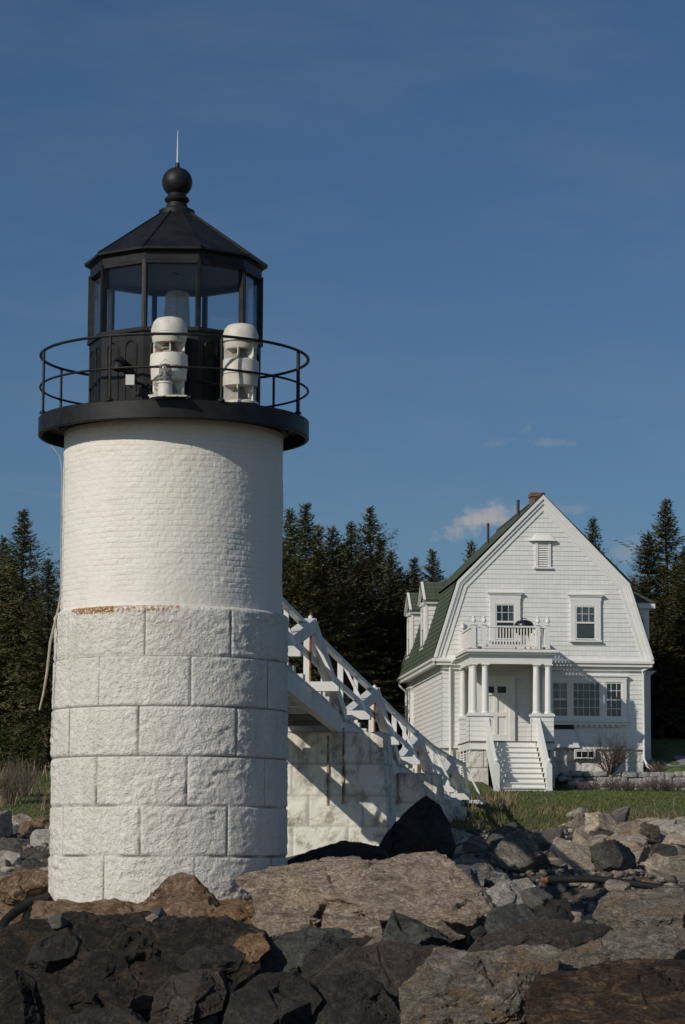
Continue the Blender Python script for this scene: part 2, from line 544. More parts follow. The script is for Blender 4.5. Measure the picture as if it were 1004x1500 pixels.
def part(name, mb, mat, parent, loc=(0, 0, 0), rot=(0, 0, 0), smooth=None, fix=True, label=None):
    o = link(name, mb.mesh(name, mat, smooth, fix), parent, loc, rot)
    if label: o['label'] = label
    return o

def tag(o, label=None, cat=None, group=None, kind=None):
    if label: o['label'] = label
    if cat: o['category'] = cat
    if group: o['group'] = group
    if kind: o['kind'] = kind
    return o

def thing(name, label, cat, loc=(0, 0, 0), rz=0, group=None):
    o = link(name, None, None, loc, (0, 0, rz))
    o.empty_display_size = .2
    return tag(o, label, cat, group)

def np_mesh(name, V, Fc, mat=None, smooth=True, attrs=None):
    me = bpy.data.meshes.new(name)
    V = np.asarray(V, np.float32)
    Fc = np.asarray(Fc, np.int32)
    k = Fc.shape[1]
    me.vertices.add(len(V)); me.vertices.foreach_set('co', V.ravel())
    me.loops.add(Fc.size); me.loops.foreach_set('vertex_index', Fc.ravel())
    me.polygons.add(len(Fc)); me.polygons.foreach_set('loop_start', np.arange(0, Fc.size, k, dtype=np.int32))
    if smooth: me.polygons.foreach_set('use_smooth', np.ones(len(Fc), bool))
    me.update(calc_edges=True)
    for nm, val in (attrs or {}).items():
        at = me.attributes.new(nm, 'FLOAT', 'POINT')
        at.data.foreach_set('value', np.asarray(val, np.float32))
    if mat: me.materials.append(MATS[mat])
    return me

# ------------------------------------------------------------------ terrain
HA = rad(5.1)
H0 = Vector((3.684, 100.0, 0.0))
HX = Vector((math.cos(HA), math.sin(HA), 0)); HY = Vector((-math.sin(HA), math.cos(HA), 0))
_gy = [-40, 0, 16, 22, 26, 30, 34, 38, 45, 60, 70, 74, 78, 84, 90, 95, 98, 100, 104, 112, 125, 150, 250, 600, 1600, 4000]
_gz = [-4, -3.2, -2.5, -2.1, -2.3, -1.75, -.98, -.78, -.42, .25, .72, .98, 1.32, 1.66, 1.95, 2.14, 2.3, 2.55, 3.2, 3.9, 4.6, 5.2, 6, 8, 10, 12]

def ground_z(X, Y, detail=True):
    X = np.atleast_1d(np.asarray(X, float)); Y = np.atleast_1d(np.asarray(Y, float))
    w = Y + 1.2 * np.sin(X * .35 + 1.0) * sstep(50, 70, Y) * (1 - sstep(84, 92, Y))
    z = np.interp(w, _gy, _gz)
    lx = (X - H0.x) * HX.x + (Y - H0.y) * HX.y
    ly = (X - H0.x) * HY.x + (Y - H0.y) * HY.y
    bed = sstep(4.05, 4.25, lx) * sstep(-1.75, -1.6, ly) * (1 - sstep(1, 6, ly))
    z = z * (1 - bed) + 2.93 * bed
    z = z + sstep(11.2, 12.4, X) * (.25 * sstep(98.4, 99.5, Y) + .14 * np.clip(Y - 99.5, 0, 4))
    z = z + .8 * (1 - sstep(-6, -4, X)) * sstep(74, 92, Y)
    z = z - .5 * np.exp(-((Y - 40.5) / 3.2) ** 2) * sstep(.6, 2.2, X)
    lft = (1 - sstep(1.0, 1.6, lx)) * sstep(-6, -2, ly) * (1 - sstep(1, 6, ly))
    z = z + .38 * lft * sstep(-4, 0, lx)
    if detail:
        p = np.stack([X, Y, np.zeros_like(X)], 1)
        rough = 1 - np.where((X > 0) & (X < 5), sstep(60, 66, Y), sstep(70, 76, Y))
        z = z + fbm(p * .45, 4, 3) * (.06 + .32 * rough) + fbm(p * 2.1, 3, 9) * (.015 + .10 * rough)
    return z

def gz(x, y): return float(ground_z(x, y)[0])

def grass_mask(X, Y):
    p = np.stack([X, Y, np.zeros_like(X)], 1)
    edge = 61.5 + 11.5 * sstep(4.4, 6.6, X) - 1.0 * sstep(7.5, 9, X)
    edge = np.where(X < 0, 69.5, edge)
    e = Y + 2.6 * fbm(p * .35, 4, 21)
    return sstep(-1.0, 1.6, e - edge)

def build_ground():
    xs = np.concatenate([[-2500, -900, -350, -150, -80, -50, -34], np.arange(-26, 30.01, .25), [36, 50, 80, 150, 350, 900, 2500]])
    ys = np.concatenate([[-40, -15, 0, 6, 10], np.arange(13, 46, .16), np.arange(46, 128, .27), [132, 140, 155, 180, 230, 330, 550, 1000, 2000, 4000]])
    X, Y = np.meshgrid(xs, ys)
    Xf, Yf = X.ravel(), Y.ravel()
    Z = ground_z(Xf, Yf)
    nx, ny = len(xs), len(ys)
    i = np.arange(nx * ny).reshape(ny, nx)
    Fc = np.stack([i[:-1, :-1], i[:-1, 1:], i[1:, 1:], i[1:, :-1]], -1).reshape(-1, 4)
    g = grass_mask(Xf, Yf)
    p = np.stack([Xf, Yf, Z * 0], 1)
    dry = sstep(-.1, .35, fbm(p * .3, 4, 33)) * (1 - sstep(80, 86, Yf)) + .25 * sstep(.1, .4, fbm(p * .6, 3, 43))
    dry = np.maximum(dry, sstep(112, 116, Yf))
    me = np_mesh('ground', np.stack([Xf, Yf, Z], 1), Fc, 'ground_mix', True, {'grass': g, 'dry': np.clip(dry, 0, 1)})
    tag(link('ground', me), 'rocky shore rising to a grass lawn', None, None, 'structure')
build_ground()

def build_road():
    xs = np.linspace(-1, 1, 30); n = 40
    V = []
    for k in range(n + 1):
        x = 12.0 + 26 * k / n
        yc = 101.4 + .03 * (x - 12) ** 1.2
        for s in xs:
            y = yc + s * 1.6
            V.append((x, y, gz(x, y) + .035))
    Fc = [(k * 30 + i, (k + 1) * 30 + i, (k + 1) * 30 + i + 1, k * 30 + i + 1) for k in range(n) for i in range(29)]
    tag(link('road', np_mesh('road', V, Fc, 'asphalt')), 'grey gravel drive beside the house', None, None, 'structure')
build_road()

# ------------------------------------------------------------------ rocks
_ico = {}
SUPPORT = []
def ico(n):
    if n not in _ico:
        bm = bmesh.new()
        bmesh.ops.create_icosphere(bm, subdivisions=n, radius=1)
        bm.verts.ensure_lookup_table()
        _ico[n] = (np.array([v.co[:] for v in bm.verts]), np.array([[v.index for v in f.verts] for f in bm.faces]))
        bm.free()
    return _ico[n]

def chisel(V, N, seed, nf, amp, scale, soft=.012):
    r = np.random.default_rng(seed)
    S = V[r.integers(0, len(V), nf)] + r.normal(0, .05 * scale, (nf, 3))
    W = V + scale * .10 * np.stack([fbm(V / scale * 2.2, 3, seed + 5), fbm(V / scale * 2.2, 3, seed + 6), fbm(V / scale * 2.2, 3, seed + 7)], 1)
    d = ((W[:, None, :] - S[None]) ** 2).sum(2)
    a = r.uniform(-1, .6, nf); B = r.normal(0, 1, (nf, 3)) / scale
    dm = np.sqrt(d)
    wt = np.exp(-(dm - dm.min(1)[:, None]) / (soft * scale))
    wt /= wt.sum(1)[:, None]
    lin = ((V[:, None, :] - S[None]) * B[None]).sum(2)
    off = (wt * (a[None] * amp + lin * amp * 1.3)).sum(1)
    ds = np.sort(dm, 1)
    off = off - amp * .7 * (1 - sstep(0, .06 * scale, ds[:, 1] - ds[:, 0])) * (.4 + .6 * (vnoise(V / scale * 1.7, seed + 9) > -.1))
    return V + N * off[:, None]

def rock_shape(seed, sub=5, cuts=5, nf=0, famp=.1, rough=.06, lo=.5):
    U, Fc = ico(sub)
    r = np.random.default_rng(seed)
    # a broken block: three skewed pairs of faces and a few corners knocked off
    ax = np.eye(3) + r.normal(0, .22, (3, 3)); ax /= np.linalg.norm(ax, axis=1)[:, None]
    ex = r.normal(0, 1, (cuts, 3)); ex /= np.linalg.norm(ex, axis=1)[:, None]
    nrm = np.vstack([ax, -ax + r.normal(0, .12, (3, 3)), ex])
    nrm /= np.linalg.norm(nrm, axis=1)[:, None]
    h = np.concatenate([r.uniform(lo, .78, 6), r.uniform(.62, .9, cuts)])
    dots = U @ nrm.T
    rr = np.where(dots > .1, h[None] / np.maximum(dots, .1), 9).min(1)
    V = U * np.minimum(rr, 1.15)[:, None]
    if nf: V = chisel(V, U, seed + 1, nf, famp, 1.0)
    V = V + U * (fbm(V * 2.0, 4, seed + 2) * rough * 1.4 + fbm(V * 8, 3, seed + 3) * rough * .6)[:, None]
    return V, Fc

def outline_rock(name, outl, Y, thick, mat, label, seed, nf=18, famp=.08, rough=.05, sub=6, shear=.55, grooves=.03, strata=.03, cuts=6, cat='rock', group=None, power=.6):
    pts = [P(x, y, Y) for x, y in outl]
    cx = sum(p.x for p in pts) / len(pts); cz = (max(p.z for p in pts) + min(p.z for p in pts)) / 2
    poly = np.array([(p.x - cx, p.z - cz) for p in pts])
    U, Fc = ico(sub)
    th = np.arctan2(U[:, 2], U[:, 0])
    q = np.vstack([poly, poly[:1]])
    A, B = q[:-1], q[1:]
    dx, dz = np.cos(th), np.sin(th)
    best = np.zeros(len(U))
    for a, b in zip(A, B):
        e = b - a
        den = dx * e[1] - dz * e[0]
        den = np.where(np.abs(den) < 1e-9, 1e-9, den)
        t = (a[0] * e[1] - a[1] * e[0]) / den
        s = (a[0] * dz - a[1] * dx) / den
        ok = (t > 0) & (s >= -1e-6) & (s <= 1 + 1e-6)
        best = np.where(ok, np.maximum(best, t), best)
    # smooth the radial outline a touch
    s = np.sqrt(np.clip(U[:, 0] ** 2 + U[:, 2] ** 2, 0, 1))
    rho = s ** power
    yy = np.sign(U[:, 1]) * np.abs(U[:, 1]) ** .7 * thick
    size = float(np.sqrt(np.abs(poly).max(0).prod()))
    V = np.stack([dx * best * rho, yy, dz * best * rho], 1)
    N = V / np.array([[np.ptp(poly[:, 0]) ** 2, (2 * thick) ** 2, np.ptp(poly[:, 1]) ** 2]])
    N /= np.maximum(np.linalg.norm(N, axis=1)[:, None], 1e-6)
    rc = np.random.default_rng(seed + 55)
    fm = 1 - sstep(-.05, .3, U[:, 1])
    ext = np.array([np.ptp(poly[:, 0]) / 2, thick, np.ptp(poly[:, 1]) / 2])
    for _ in range(cuts):                # flat cleavage faces, cut back into the depth
        n = np.array([rc.normal(0, .75), -1.0, rc.normal(.35, .7)]) / ext
        n /= np.linalg.norm(n)
        dd = V @ n
        h = dd.max() * rc.uniform(.5, .86)
        t = np.maximum(dd - h, 0) / abs(n[1])
        y1 = np.minimum(V[:, 1] + t * fm, -.12 * thick)
        V[:, 1] = np.where(V[:, 1] < -.12 * thick, y1, V[:, 1])
    amp_mask = .35 + .65 * np.abs(U[:, 1:2])          # keep the silhouette, work the faces
    if nf:
        V2 = chisel(V, N, seed, nf, famp * size, size)
        V = V + (V2 - V) * amp_mask
    V = V + N * ((fbm(V / size * 1.6, 5, seed + 2) * rough * 1.5 * size))[:, None]
    fo = np.stack([V[:, 0] * 1.2 + V[:, 2] * 1.1, V[:, 1] * 1.3, V[:, 2] * 4.5 - V[:, 0] * 1.5], 1)
    V = V + N * (fbm(fo * 2.2, 5, seed + 4, .6) * rough * .8 * size)[:, None]
    if strata:
        r_ = np.random.default_rng(seed + 77)
        ax = np.array([r_.normal(0, .25), r_.normal(-.3, .2), 1.0]); ax /= np.linalg.norm(ax)
        for fq, am in ((3.2, 1.0), (9.0, .45)):
            sc_ = (V @ ax) / size * fq + 1.6 * fbm(V / size * 1.4, 4, seed + 21) + .35 * fbm(V / size * 6, 3, seed + 22)
            fr = sc_ - np.floor(sc_)
            saw = fr * (1 - sstep(.86, 1.0, fr))
            V = V + N * ((saw - .45) * strata * am * size * (.3 + .7 * np.clip(vnoise(V / size * 2.1, seed + 23) + .5, 0, 1)))[:, None]
    V = V + N * (fbm(V * 7, 5, seed + 8, .62) * .038)[:, None]
    if grooves:
        g = np.abs(fbm(fo / size * .9 + 7, 4, seed + 3))
        V = V - N * (grooves * 1.6 * size * (1 - sstep(0, .024, g)))[:, None]
    V[:, 1] += shear * (V[:, 2])
    zb = V[:, 2].min()
    V[:, 2] -= zb
    me = np_mesh(name, V, Fc, mat, True)
    me.set_sharp_from_angle(angle=rad(50))
    SUPPORT.append((V + np.array([cx, Y, cz + zb]), Fc))
    o = link(name, me, None, (cx, Y, cz + zb))
    return tag(o, label, cat, group)

# ------------------------------------------------------------------ lighthouse
TX, TY = -2.19, 35.0
TB = -.66
VA = math.atan2(-TY, -TX)            # direction from the tower to the camera
def ang(deg): return VA + rad(deg)   # + is to the viewer's right
LH = thing('lighthouse', 'white brick and granite lighthouse tower with black lantern room', 'lighthouse', (TX, TY, TB))
def zl(z): return z - TB

def build_base():
    R = 1.5
    joints = [-.95, -.046, .567, 1.174, 1.783, 2.404, 2.965]
    offs = [13.0, -15.0, 8.0, -13.5, 9.0, -14.0]       # bottom course first
    nt, nz = 640, 250
    th = np.linspace(0, 2 * PI, nt, endpoint=False)
    zz = np.concatenate([np.linspace(-.95, 2.965, nz)])
    T, Z = np.meshgrid(th, zz)
    T, Z = T.ravel(), Z.ravel()
    deg = np.degrees(T - VA)
    x, y = np.cos(T), np.sin(T)
    pz = np.stack([x * R, y * R, Z], 1)
    wob = fbm(pz * 3, 3, 71) * .008
    dist = np.full(len(T), 9.0)
    blockoff = np.zeros(len(T))
    for ci in range(6):
        a, b = joints[ci], joints[ci + 1]
        m = (Z >= a) & (Z <= b)
        dz = np.minimum(np.abs(Z[m] + wob[m] - a), np.abs(b - Z[m] + wob[m]))
        if ci == 5: dz = np.abs(Z[m] + wob[m] - a)
        k = (deg[m] - offs[ci]) / 45.0
        kk = np.round(k)
        jit = (np.sin(kk * 3.1 + ci * 1.7)) * .035
        k = k - jit
        dt = np.abs(k - np.round(k)) * rad(45) * R + wob[m]
        dist[m] = np.minimum(dz, dt)
        bid = np.floor(k) + ci * 13
        blockoff[m] = np.sin(bid * 12.9) * .006
    joint = 1 - sstep(.004, .012, dist)
    pil = sstep(.004, .04, dist)
    soft = .7 + .6 * vnoise(np.stack([np.floor(deg / 22.5), np.round(Z * 1.6), Z * 0], 1), 5)
    sq = pz * np.array([1, 1, 1.7])
    face = fbm(sq * 7.5, 5, 61, .62) * .023 + fbm(pz * 2.6, 3, 62) * .012
    rd = R + blockoff - .014 * (1 - sstep(.002, .02, dist)) + pil * (face * np.clip(soft, .5, 1.3) + .004)
    V = np.stack([x * rd, y * rd, Z], 1)
    lich = sstep(2.86, 2.97, Z) * sstep(-64, -46, deg) * (1 - sstep(-2, 8, deg)) * (.75 + .45 * (deg < -28)) + sstep(-.55, -.62, Z) * .0
    # rounded shoulder up to the brick
    ring_r = [(1.497, 2.985), (1.485, 3.005), (1.46, 3.02), (1.40, 3.035), (1.39, 3.2)]
    V = list(V); jl = list(joint); ll = list(lich)
    for r, z in ring_r:
        rr = r + .008 * fbm(np.stack([np.cos(th) * 4, np.sin(th) * 4, th * 0 + z], 1), 3, 8)
        for k in range(nt):
            V.append((math.cos(th[k]) * rr[k], math.sin(th[k]) * rr[k], z))
            jl.append(0)
            d = math.degrees(th[k] - VA); d = (d + 180) % 360 - 180
            ll.append((1.0 if d < -28 else .84) if -58 < d < 4 else 0)
    deg2 = (deg + 180) % 360 - 180
    lichA = np.array(ll)
    lichA[:len(deg2)] = sstep(2.87, 2.96, Z) * sstep(-60, -50, deg2) * (1 - sstep(-2, 8, deg2)) * np.where(deg2 < -28, 1.0, .86)
    # orange lichen patch at the foot
    foot = (1 - sstep(-.6, -.56, Z)) * (np.abs(deg2 + 60) < 6)
    lichA[:len(deg2)] = np.maximum(lichA[:len(deg2)], foot * 1.6)
    rows = nz + len(ring_r)
    i = np.arange(rows * nt).reshape(rows, nt)
    j = np.roll(i, -1, 1)
    Fc = np.stack([i[:-1], j[:-1], j[1:], i[1:]], -1).reshape(-1, 4)
    V = np.array(V); V[:, 2] -= TB
    me = np_mesh('granite_base', V, Fc, 'whitewashed_granite', True, {'joint': np.array(jl), 'lichen': lichA})
    o = link('granite_base', me, LH)
    o['label'] = 'lower tower of whitewashed rough granite blocks'
build_base()

Zg = 5.55        # gallery floor
mb = MB()
NB = 128
rows, ncol = 290, 900
bz0, bz1 = 3.0, 5.36
zs = np.linspace(bz0, bz1, rows)
tt = np.linspace(0, 2 * PI, ncol + 1)
T, Z = np.meshgrid(tt, zs); Tf, Zf = T.ravel(), Z.ravel()
pp = np.stack([np.cos(Tf) * 1.42, np.sin(Tf) * 1.42, Zf], 1)
wv = fbm(pp * 2.6, 3, 44) * .02 + fbm(pp * 9, 2, 45) * .006
rowf = (Zf - bz0 + wv) / .068
ri = np.floor(rowf)
colf = Tf * 1.42 / (2 * PI * 1.42 / 44) + (ri % 2) * .5 + .06 * np.sin(ri * 7.3) + wv * 1.5
ci = np.floor(colf) % 44
dj = np.minimum(np.minimum(rowf - ri, 1 - (rowf - ri)) * .068, np.minimum(colf - np.floor(colf), 1 - (colf - np.floor(colf))) * .2028)
cell = np.stack([ci * 1.37 + 3, ri * 1.71 + 5, ci * 0], 1)
wear = np.clip(.55 + .9 * fbm(pp * 1.1, 3, 51), .15, 1.3)
bo = _hash(ci.astype(np.int64), ri.astype(np.int64), (ri * 0).astype(np.int64), 4)
disp = wear * (bo * .0034 - .0044 * (1 - sstep(.002, .013, dj))) + fbm(pp * 22, 3, 46) * .0035 * sstep(0, .01, dj)
rr = 1.42 - .004 * (Zf - bz0) / 2.4 + fbm(pp * 2.2, 4, 12) * .012 + disp
V = np.stack([np.cos(Tf) * rr, np.sin(Tf) * rr, Zf - TB], 1)
i = np.arange(rows * (ncol + 1)).reshape(rows, ncol + 1)
Fq = np.stack([i[:-1, :-1], i[:-1, 1:], i[1:, 1:], i[1:, :-1]], -1).reshape(-1, 4)
me = np_mesh('brick_shaft', V, Fq, 'whitewashed_brick', True, {'joint': np.clip((1 - sstep(.001, .008, dj)) * wear * .8, 0, 1)})
link('brick_shaft', me, LH)['label'] = 'upper tower of whitewashed worn brick'

g = MB()
g.lathe([(1.0, zl(Zg)), (1.74, zl(Zg)), (1.75, zl(Zg) - .01), (1.75, zl(Zg) - .225), (1.74, zl(Zg) - .235), (1.705, zl(Zg) - .235), (1.70, zl(Zg) - .09), (1.50, zl(Zg) - .09), (1.47, zl(Zg) - .16), (1.40, zl(Zg) - .19), (1.0, zl(Zg) - .19)], 128, closed=True)
for k in range(16):
    a = 2 * PI * k / 16
    g.tube([(1.62 * math.cos(a), 1.62 * math.sin(a), zl(Zg) - .115), (1.62 * math.cos(a), 1.62 * math.sin(a), zl(Zg) - .085)], .02, 6)
part('gallery_deck', g, 'black_iron', LH, smooth=30)

Zt, Zm = 6.37, 5.955
rl = MB()
ringR = 1.735
def ring(mb, R, z, r, n=96):
    prof = [(R + r * math.cos(2 * PI * k / 8), z + r * math.sin(2 * PI * k / 8)) for k in range(8)]
    mb.lathe(prof, n, closed=True)
ring(rl, ringR, zl(Zt), .019)
ring(rl, ringR, zl(Zm), .015)
RL = part('railing', rl, 'black_iron', LH, smooth=40)
for d in (-74.6, -27.5, 19.5, 65, 130, 173, -120):
    a = ang(d)
    p = MB()
    x, y = ringR * math.cos(a), ringR * math.sin(a)
    w = .02 if d != 65 else .028
    p.tube([(x, y, zl(Zg) - .02), (x, y, zl(Zt))], w * .85, 8)
    p.lathe([(.045, 0), (.045, .02), (.02, .04)], 10, (x, y, zl(Zg)))
    part('post', p, 'black_iron', RL, smooth=40)

# lantern room: ten sides, one face square to the camera
A10 = -PI / 2 + rad(18 + .6)
def vtx(k, R): return (R * math.cos(A10 + k * PI / 5), R * math.sin(A10 + k * PI / 5))
R10 = 1.115
Zs, Zh, Ze = 6.575, 7.415, 7.60     # sill, glass head, eave
lw = MB()
lw.lathe([(R10, zl(Zg) - .01), (R10, zl(Zs) - .03), (R10 - .12, zl(Zs) - .03), (R10 - .12, zl(Zg) - .01)], 10, (0, 0, 0), A10, closed=True)
lw.lathe([(R10 + .03, zl(Zs) - .035), (R10 + .03, zl(Zs) + .012), (R10 - .09, zl(Zs) + .02), (R10 - .09, zl(Zs) - .035)], 10, (0, 0, 0), A10, closed=True)
lw.lathe([(R10 + .02, zl(Zg)), (R10 + .02, zl(Zg) + .06), (R10, zl(Zg) + .07), (R10 - .05, zl(Zg))], 10, (0, 0, 0), A10, closed=True)
def facet_pt(k, u, z, off):           # k-th face, u in -1..1 across
    a = A10 + (k + .5) * PI / 5
    ap = R10 * math.cos(PI / 10) + off
    hw = R10 * math.sin(PI / 10)
    return (ap * math.cos(a) - u * hw * math.sin(a), ap * math.sin(a) + u * hw * math.cos(a), z)
for k in range(10):
    for u0 in (-.45, .42):
        pts = []
        w = .27
        zb, zt = zl(Zg) + .14, zl(Zs) - .24
        pts.append(facet_pt(k, u0 - w, zb, .006))
        for q in range(9):
            aa = PI - PI * q / 8
            pts.append(facet_pt(k, u0 + w * math.cos(aa), zt + .095 * math.sin(aa), .006))
        pts.append(facet_pt(k, u0 + w, zb, .006))
        lw.tube(pts, .010, 6)
LW = part('lantern_wall', lw, 'black_iron', LH, smooth=30)
for k in range(10):
    m = MB()
    x, y = vtx(k, R10 - .02)
    a = A10 + k * PI / 5
    d = Vector((math.cos(a), math.sin(a), 0)); t = Vector((-d.y, d.x, 0))
    m.bar((x, y, zl(Zs)), (x, y, zl(Zh) + .04), .055, .07, d)
    m.bar((x + d.x * .03, y + d.y * .03, zl(Zs)), (x + d.x * .03, y + d.y * .03, zl(Zh) + .04), .03, .03, d)
    part('glazing_bar', m, 'black_iron', LH)
for k in range(10):
    m = MB()
    q = [facet_pt(k, -.93, zl(Zs) + .015, -.035), facet_pt(k, .93, zl(Zs) + .015, -.035), facet_pt(k, .93, zl(Zh) + .01, -.035), facet_pt(k, -.93, zl(Zh) + .01, -.035)]
    q2 = [facet_pt(k, u, z, -.041) for u, z in ((-.93, zl(Zs) + .015), (.93, zl(Zs) + .015), (.93, zl(Zh) + .01), (-.93, zl(Zh) + .01))]
    m.add(q + q2, [(0, 1, 2, 3), (7, 6, 5, 4), (0, 4, 5, 1), (1, 5, 6, 2), (2, 6, 7, 3), (3, 7, 4, 0)])
    part('window_pane', m, 'lantern_glass', LH)
rf = MB()
E2 = 1.195
rf.lathe([(R10 - .07, zl(Zh)), (R10 + .015, zl(Zh)), (R10 + .015, zl(Zh) + .03), (R10 + .005, zl(Zh) + .04), (R10 + .005, zl(Ze) - .05), (R10 + .03, zl(Ze) - .03), (E2, zl(Ze) - .015), (E2, zl(Ze) + .012),
          (.21, zl(8.30)), (.05, zl(8.30)), (.05, zl(7.50)), (R10 - .07, zl(7.47))], 10, (0, 0, 0), A10, closed=True)
for k in range(10):
    x0, y0 = vtx(k, E2); x1, y1 = vtx(k, .21)
    rf.bar((x0, y0, zl(Ze) + .012), (x1, y1, zl(8.30)), .028, .022)
part('roof', rf, 'black_iron', LH, smooth=20)
fn = MB()
zc = 8.72
fn.lathe([(.001, 8.27), (.235, 8.27), (.235, 8.335), (.15, 8.375), (.125, 8.44), (.155, 8.46), (.165, 8.485), (.15, 8.51), (.12, 8.53)] +
         [(.2 * math.sin(rad(t)), zc - .2 * math.cos(rad(t))) for t in range(38, 172, 7)] + [(.03, 8.92), (.028, 8.98), (.001, 8.985)], 40, (0, 0, -TB))
part('finial_ball', fn, 'black_iron', LH, smooth=35)
lr = MB()
lr.tube([(0, 0, zl(8.97)), (0, 0, zl(9.15)), (0, 0, zl(9.42))], [.013, .011, .004], 8)
part('lightning_rod', lr, 'rod_metal', LH, smooth=40)
# junction box, conduit, hooded vent on the lantern wall
jb = MB()
c = P(191, 557, 35 - 1.22); jx, jy, jz = c.x - TX, c.y - TY, c.z - TB
jb.box(jx - .055, jx + .055, jy - .04, jy + .04, jz - .065, jz + .065)
part('junction_box', jb, 'grey_box', LH)
cd = MB()
cd.tube([(jx + .05, jy + .08, jz - .01), (jx + .2, jy + .1, jz - .05), (jx + .42, jy + .03, jz - .05)], .017, 8)
cd.tube([(jx, jy + .03, jz - .07), (jx + .06, jy + .0, jz - .14), (jx + .2, jy - .05, jz - .3)], .012, 6)
cd.tube([(.35, -1.12, jz + .02), (.6, -1.06, jz - .02), (.78, -.98, jz + .03), (.88, -.92, jz + .12)], .016, 8)
part('conduit', cd, 'black_iron', LH, smooth=40)
hv = MB()
hp = P(175, 535, 35 - 1.02); hx, hy, hz_ = hp.x - TX, hp.y - TY, hp.z - TB
hv.tube([(hx, hy + .15, hz_ + .05), (hx, hy - .02, hz_ + .05), (hx, hy - .1, hz_ + .0), (hx, hy - .12, hz_ - .08)], .07, 12)
part('vent_hood', hv, 'black_iron', LH, smooth=40)

# ------------------------------------------------------------------ fog signals standing on the gallery
def fog_signal(label, deg, r, rz, lift, rust):
    a = ang(deg)
    t = thing('fog_signal', label, 'fog horn', (TX + r * math.cos(a), TY + r * math.sin(a), Zg + lift), rz, 'fog signals on the gallery')
    mat = 'fog_rust' if rust else 'fog_white'
    R = .228
    m = MB()
    m.lathe([(.001, 1.035), (.09, 1.03), (.16, 1.01), (.2, .965), (R, .875), (R, .815), (.001, .815)], 40)
    part('cap', m, 'fog_white', t, smooth=40)
    m = MB()
    m.lathe([(R - .02, .815), (R + .012, .812), (R + .015, .795), (R - .01, .783), (R - .02, .72), (R - .03, .70), (.06, .70), (.06, .815)], 40, closed=True)
    part('horn_ring', m, mat, t, smooth=40)
    m = MB()
    m.lathe([(R + .003 + .009 * math.cos(q * PI / 4), .822 + .009 * math.sin(q * PI / 4)) for q in range(8)], 40, closed=True)
    part('clamp_ring', m, 'rod_metal', t, smooth=40)
    m = MB()
    m.lathe([(R - .02, .57), (R + .004, .55), (R + .012, .39), (R + .012, .38), (R - .0, .37), (R - .01, .23), (R - .03, .215), (.06, .215), (.04, .3), (.04, .57)], 40, closed=True)
    part('horn_band', m, mat, t, smooth=40)
    m = MB()
    m.lathe([(.06, .56), (.15, .57), (.06, .71)], 24)
    part('horn_cone', m, 'fog_inner', t, smooth=40)
    m = MB()
    m.lathe([(.15, .04), (.06, .22), (.05, .22), (.05, .04)], 24)
    part('horn_cone', m, 'fog_inner', t, smooth=40)
    for k in range(6):
        b = k * PI / 3 + .25
        for z0, z1 in ((.56, .71), (.03, .225)):
            m = MB()
            d = Vector((math.cos(b), math.sin(b), 0))
            m.bar(d * .05 + Vector((0, 0, (z0 + z1) / 2)), d * (R - .012) + Vector((0, 0, (z0 + z1) / 2)), .014, z1 - z0)
            part('vane', m, mat, t)
    m = MB()
    m.lathe([(.001, 0), (R + .01, 0), (R + .01, .025), (R - .03, .045), (.001, .045)], 40)
    part('base_plate', m, mat, t, smooth=40)
    return t
fog_signal('white fog horn with rust streaks, behind the small clear beacon', -3.0, 1.42, .4, .055, True)
fog_signal('clean white fog horn with a pole shadow across it, without a beacon', 34.5, 1.45, 1.2, .03, False)

bl = P(242, 583, 35 - 1.76)
BL = thing('beacon_lamp', 'small clear beacon lamp on a grey bracket plate in front of the rusty fog horn', 'beacon', (bl.x, bl.y, bl.z))
m = MB()
m.add([(-.2, -.13, 0), (.27, -.13, 0), (.30, .28, .05), (-.06, .30, .09), (-.2, -.13, .018), (.27, -.13, .018), (.30, .28, .068), (-.06, .30, .108)],
      [(3, 2, 1, 0), (4, 5, 6, 7), (0, 1, 5, 4), (1, 2, 6, 5), (2, 3, 7, 6), (3, 0, 4, 7)])
for bx, by in ((.0, -.132), (-.02, -.131), (.15, -.131)):
    m.sphere((bx, by, .009), .011, 6)
part('bracket_plate', m, 'fog_white', BL)
m = MB()
m.lathe([(.001, .02), (.088, .02), (.088, .175), (.1, .18), (.1, .2), (.001, .2)], 28)
m.tube([(-.085, 0, .12), (-.13, 0, .14), (-.15, 0, .19), (-.1, 0, .2)], .011, 6)
m.tube([(-.09, -.02, .06), (-.14, -.02, .07)], .014, 6)
part('lamp_body', m, 'fog_white', BL, smooth=40)
m = MB()
m.lathe([(.001, .205), (.078, .205), (.082, .25), (.078, .38), (.06, .42), (.001, .435)], 28)
part('lamp_globe', m, 'globe_plastic', BL, smooth=40)
m = MB()
m.lathe([(.001, .22), (.025, .22), (.03, .3), (.02, .34), (.001, .35)], 14)
part('bulb', m, 'rod_metal', BL, smooth=40)
m = MB()
for s in (-1, 1):
    m.tube([(.075 * s, 0, .40), (.06 * s, 0, .44), (0, 0, .49)], .005, 5)
part('wire_guard', m, 'rod_metal', BL)

OP = thing('lantern_optic', 'clear drum shaped main optic standing inside the lantern room', 'lens', (TX + .02, TY, Zs - .25))
m = MB(); m.lathe([(.001, 0), (.2, 0), (.2, .03), (.1, .06), (.08, .3), (.16, .32), (.001, .33)], 28)
part('pedestal', m, 'grey_box', OP, smooth=40)
m = MB()
prof = [(.185, .33), (.175, .5)] + [(.17 - .0012 * k + .006 * (k % 2), .51 + k * .02) for k in range(20)] + [(.14, .915), (.135, .925), (.001, .93)]
m.lathe(prof, 36)
part('lens_drum', m, 'lens_plastic', OP, smooth=40)
m = MB(); m.tube([(0, 0, .33), (0, 0, .6), (0, 0, .9)], [.02, .014, .014], 8)
part('lamp_filament', m, 'amber', OP, smooth=40)

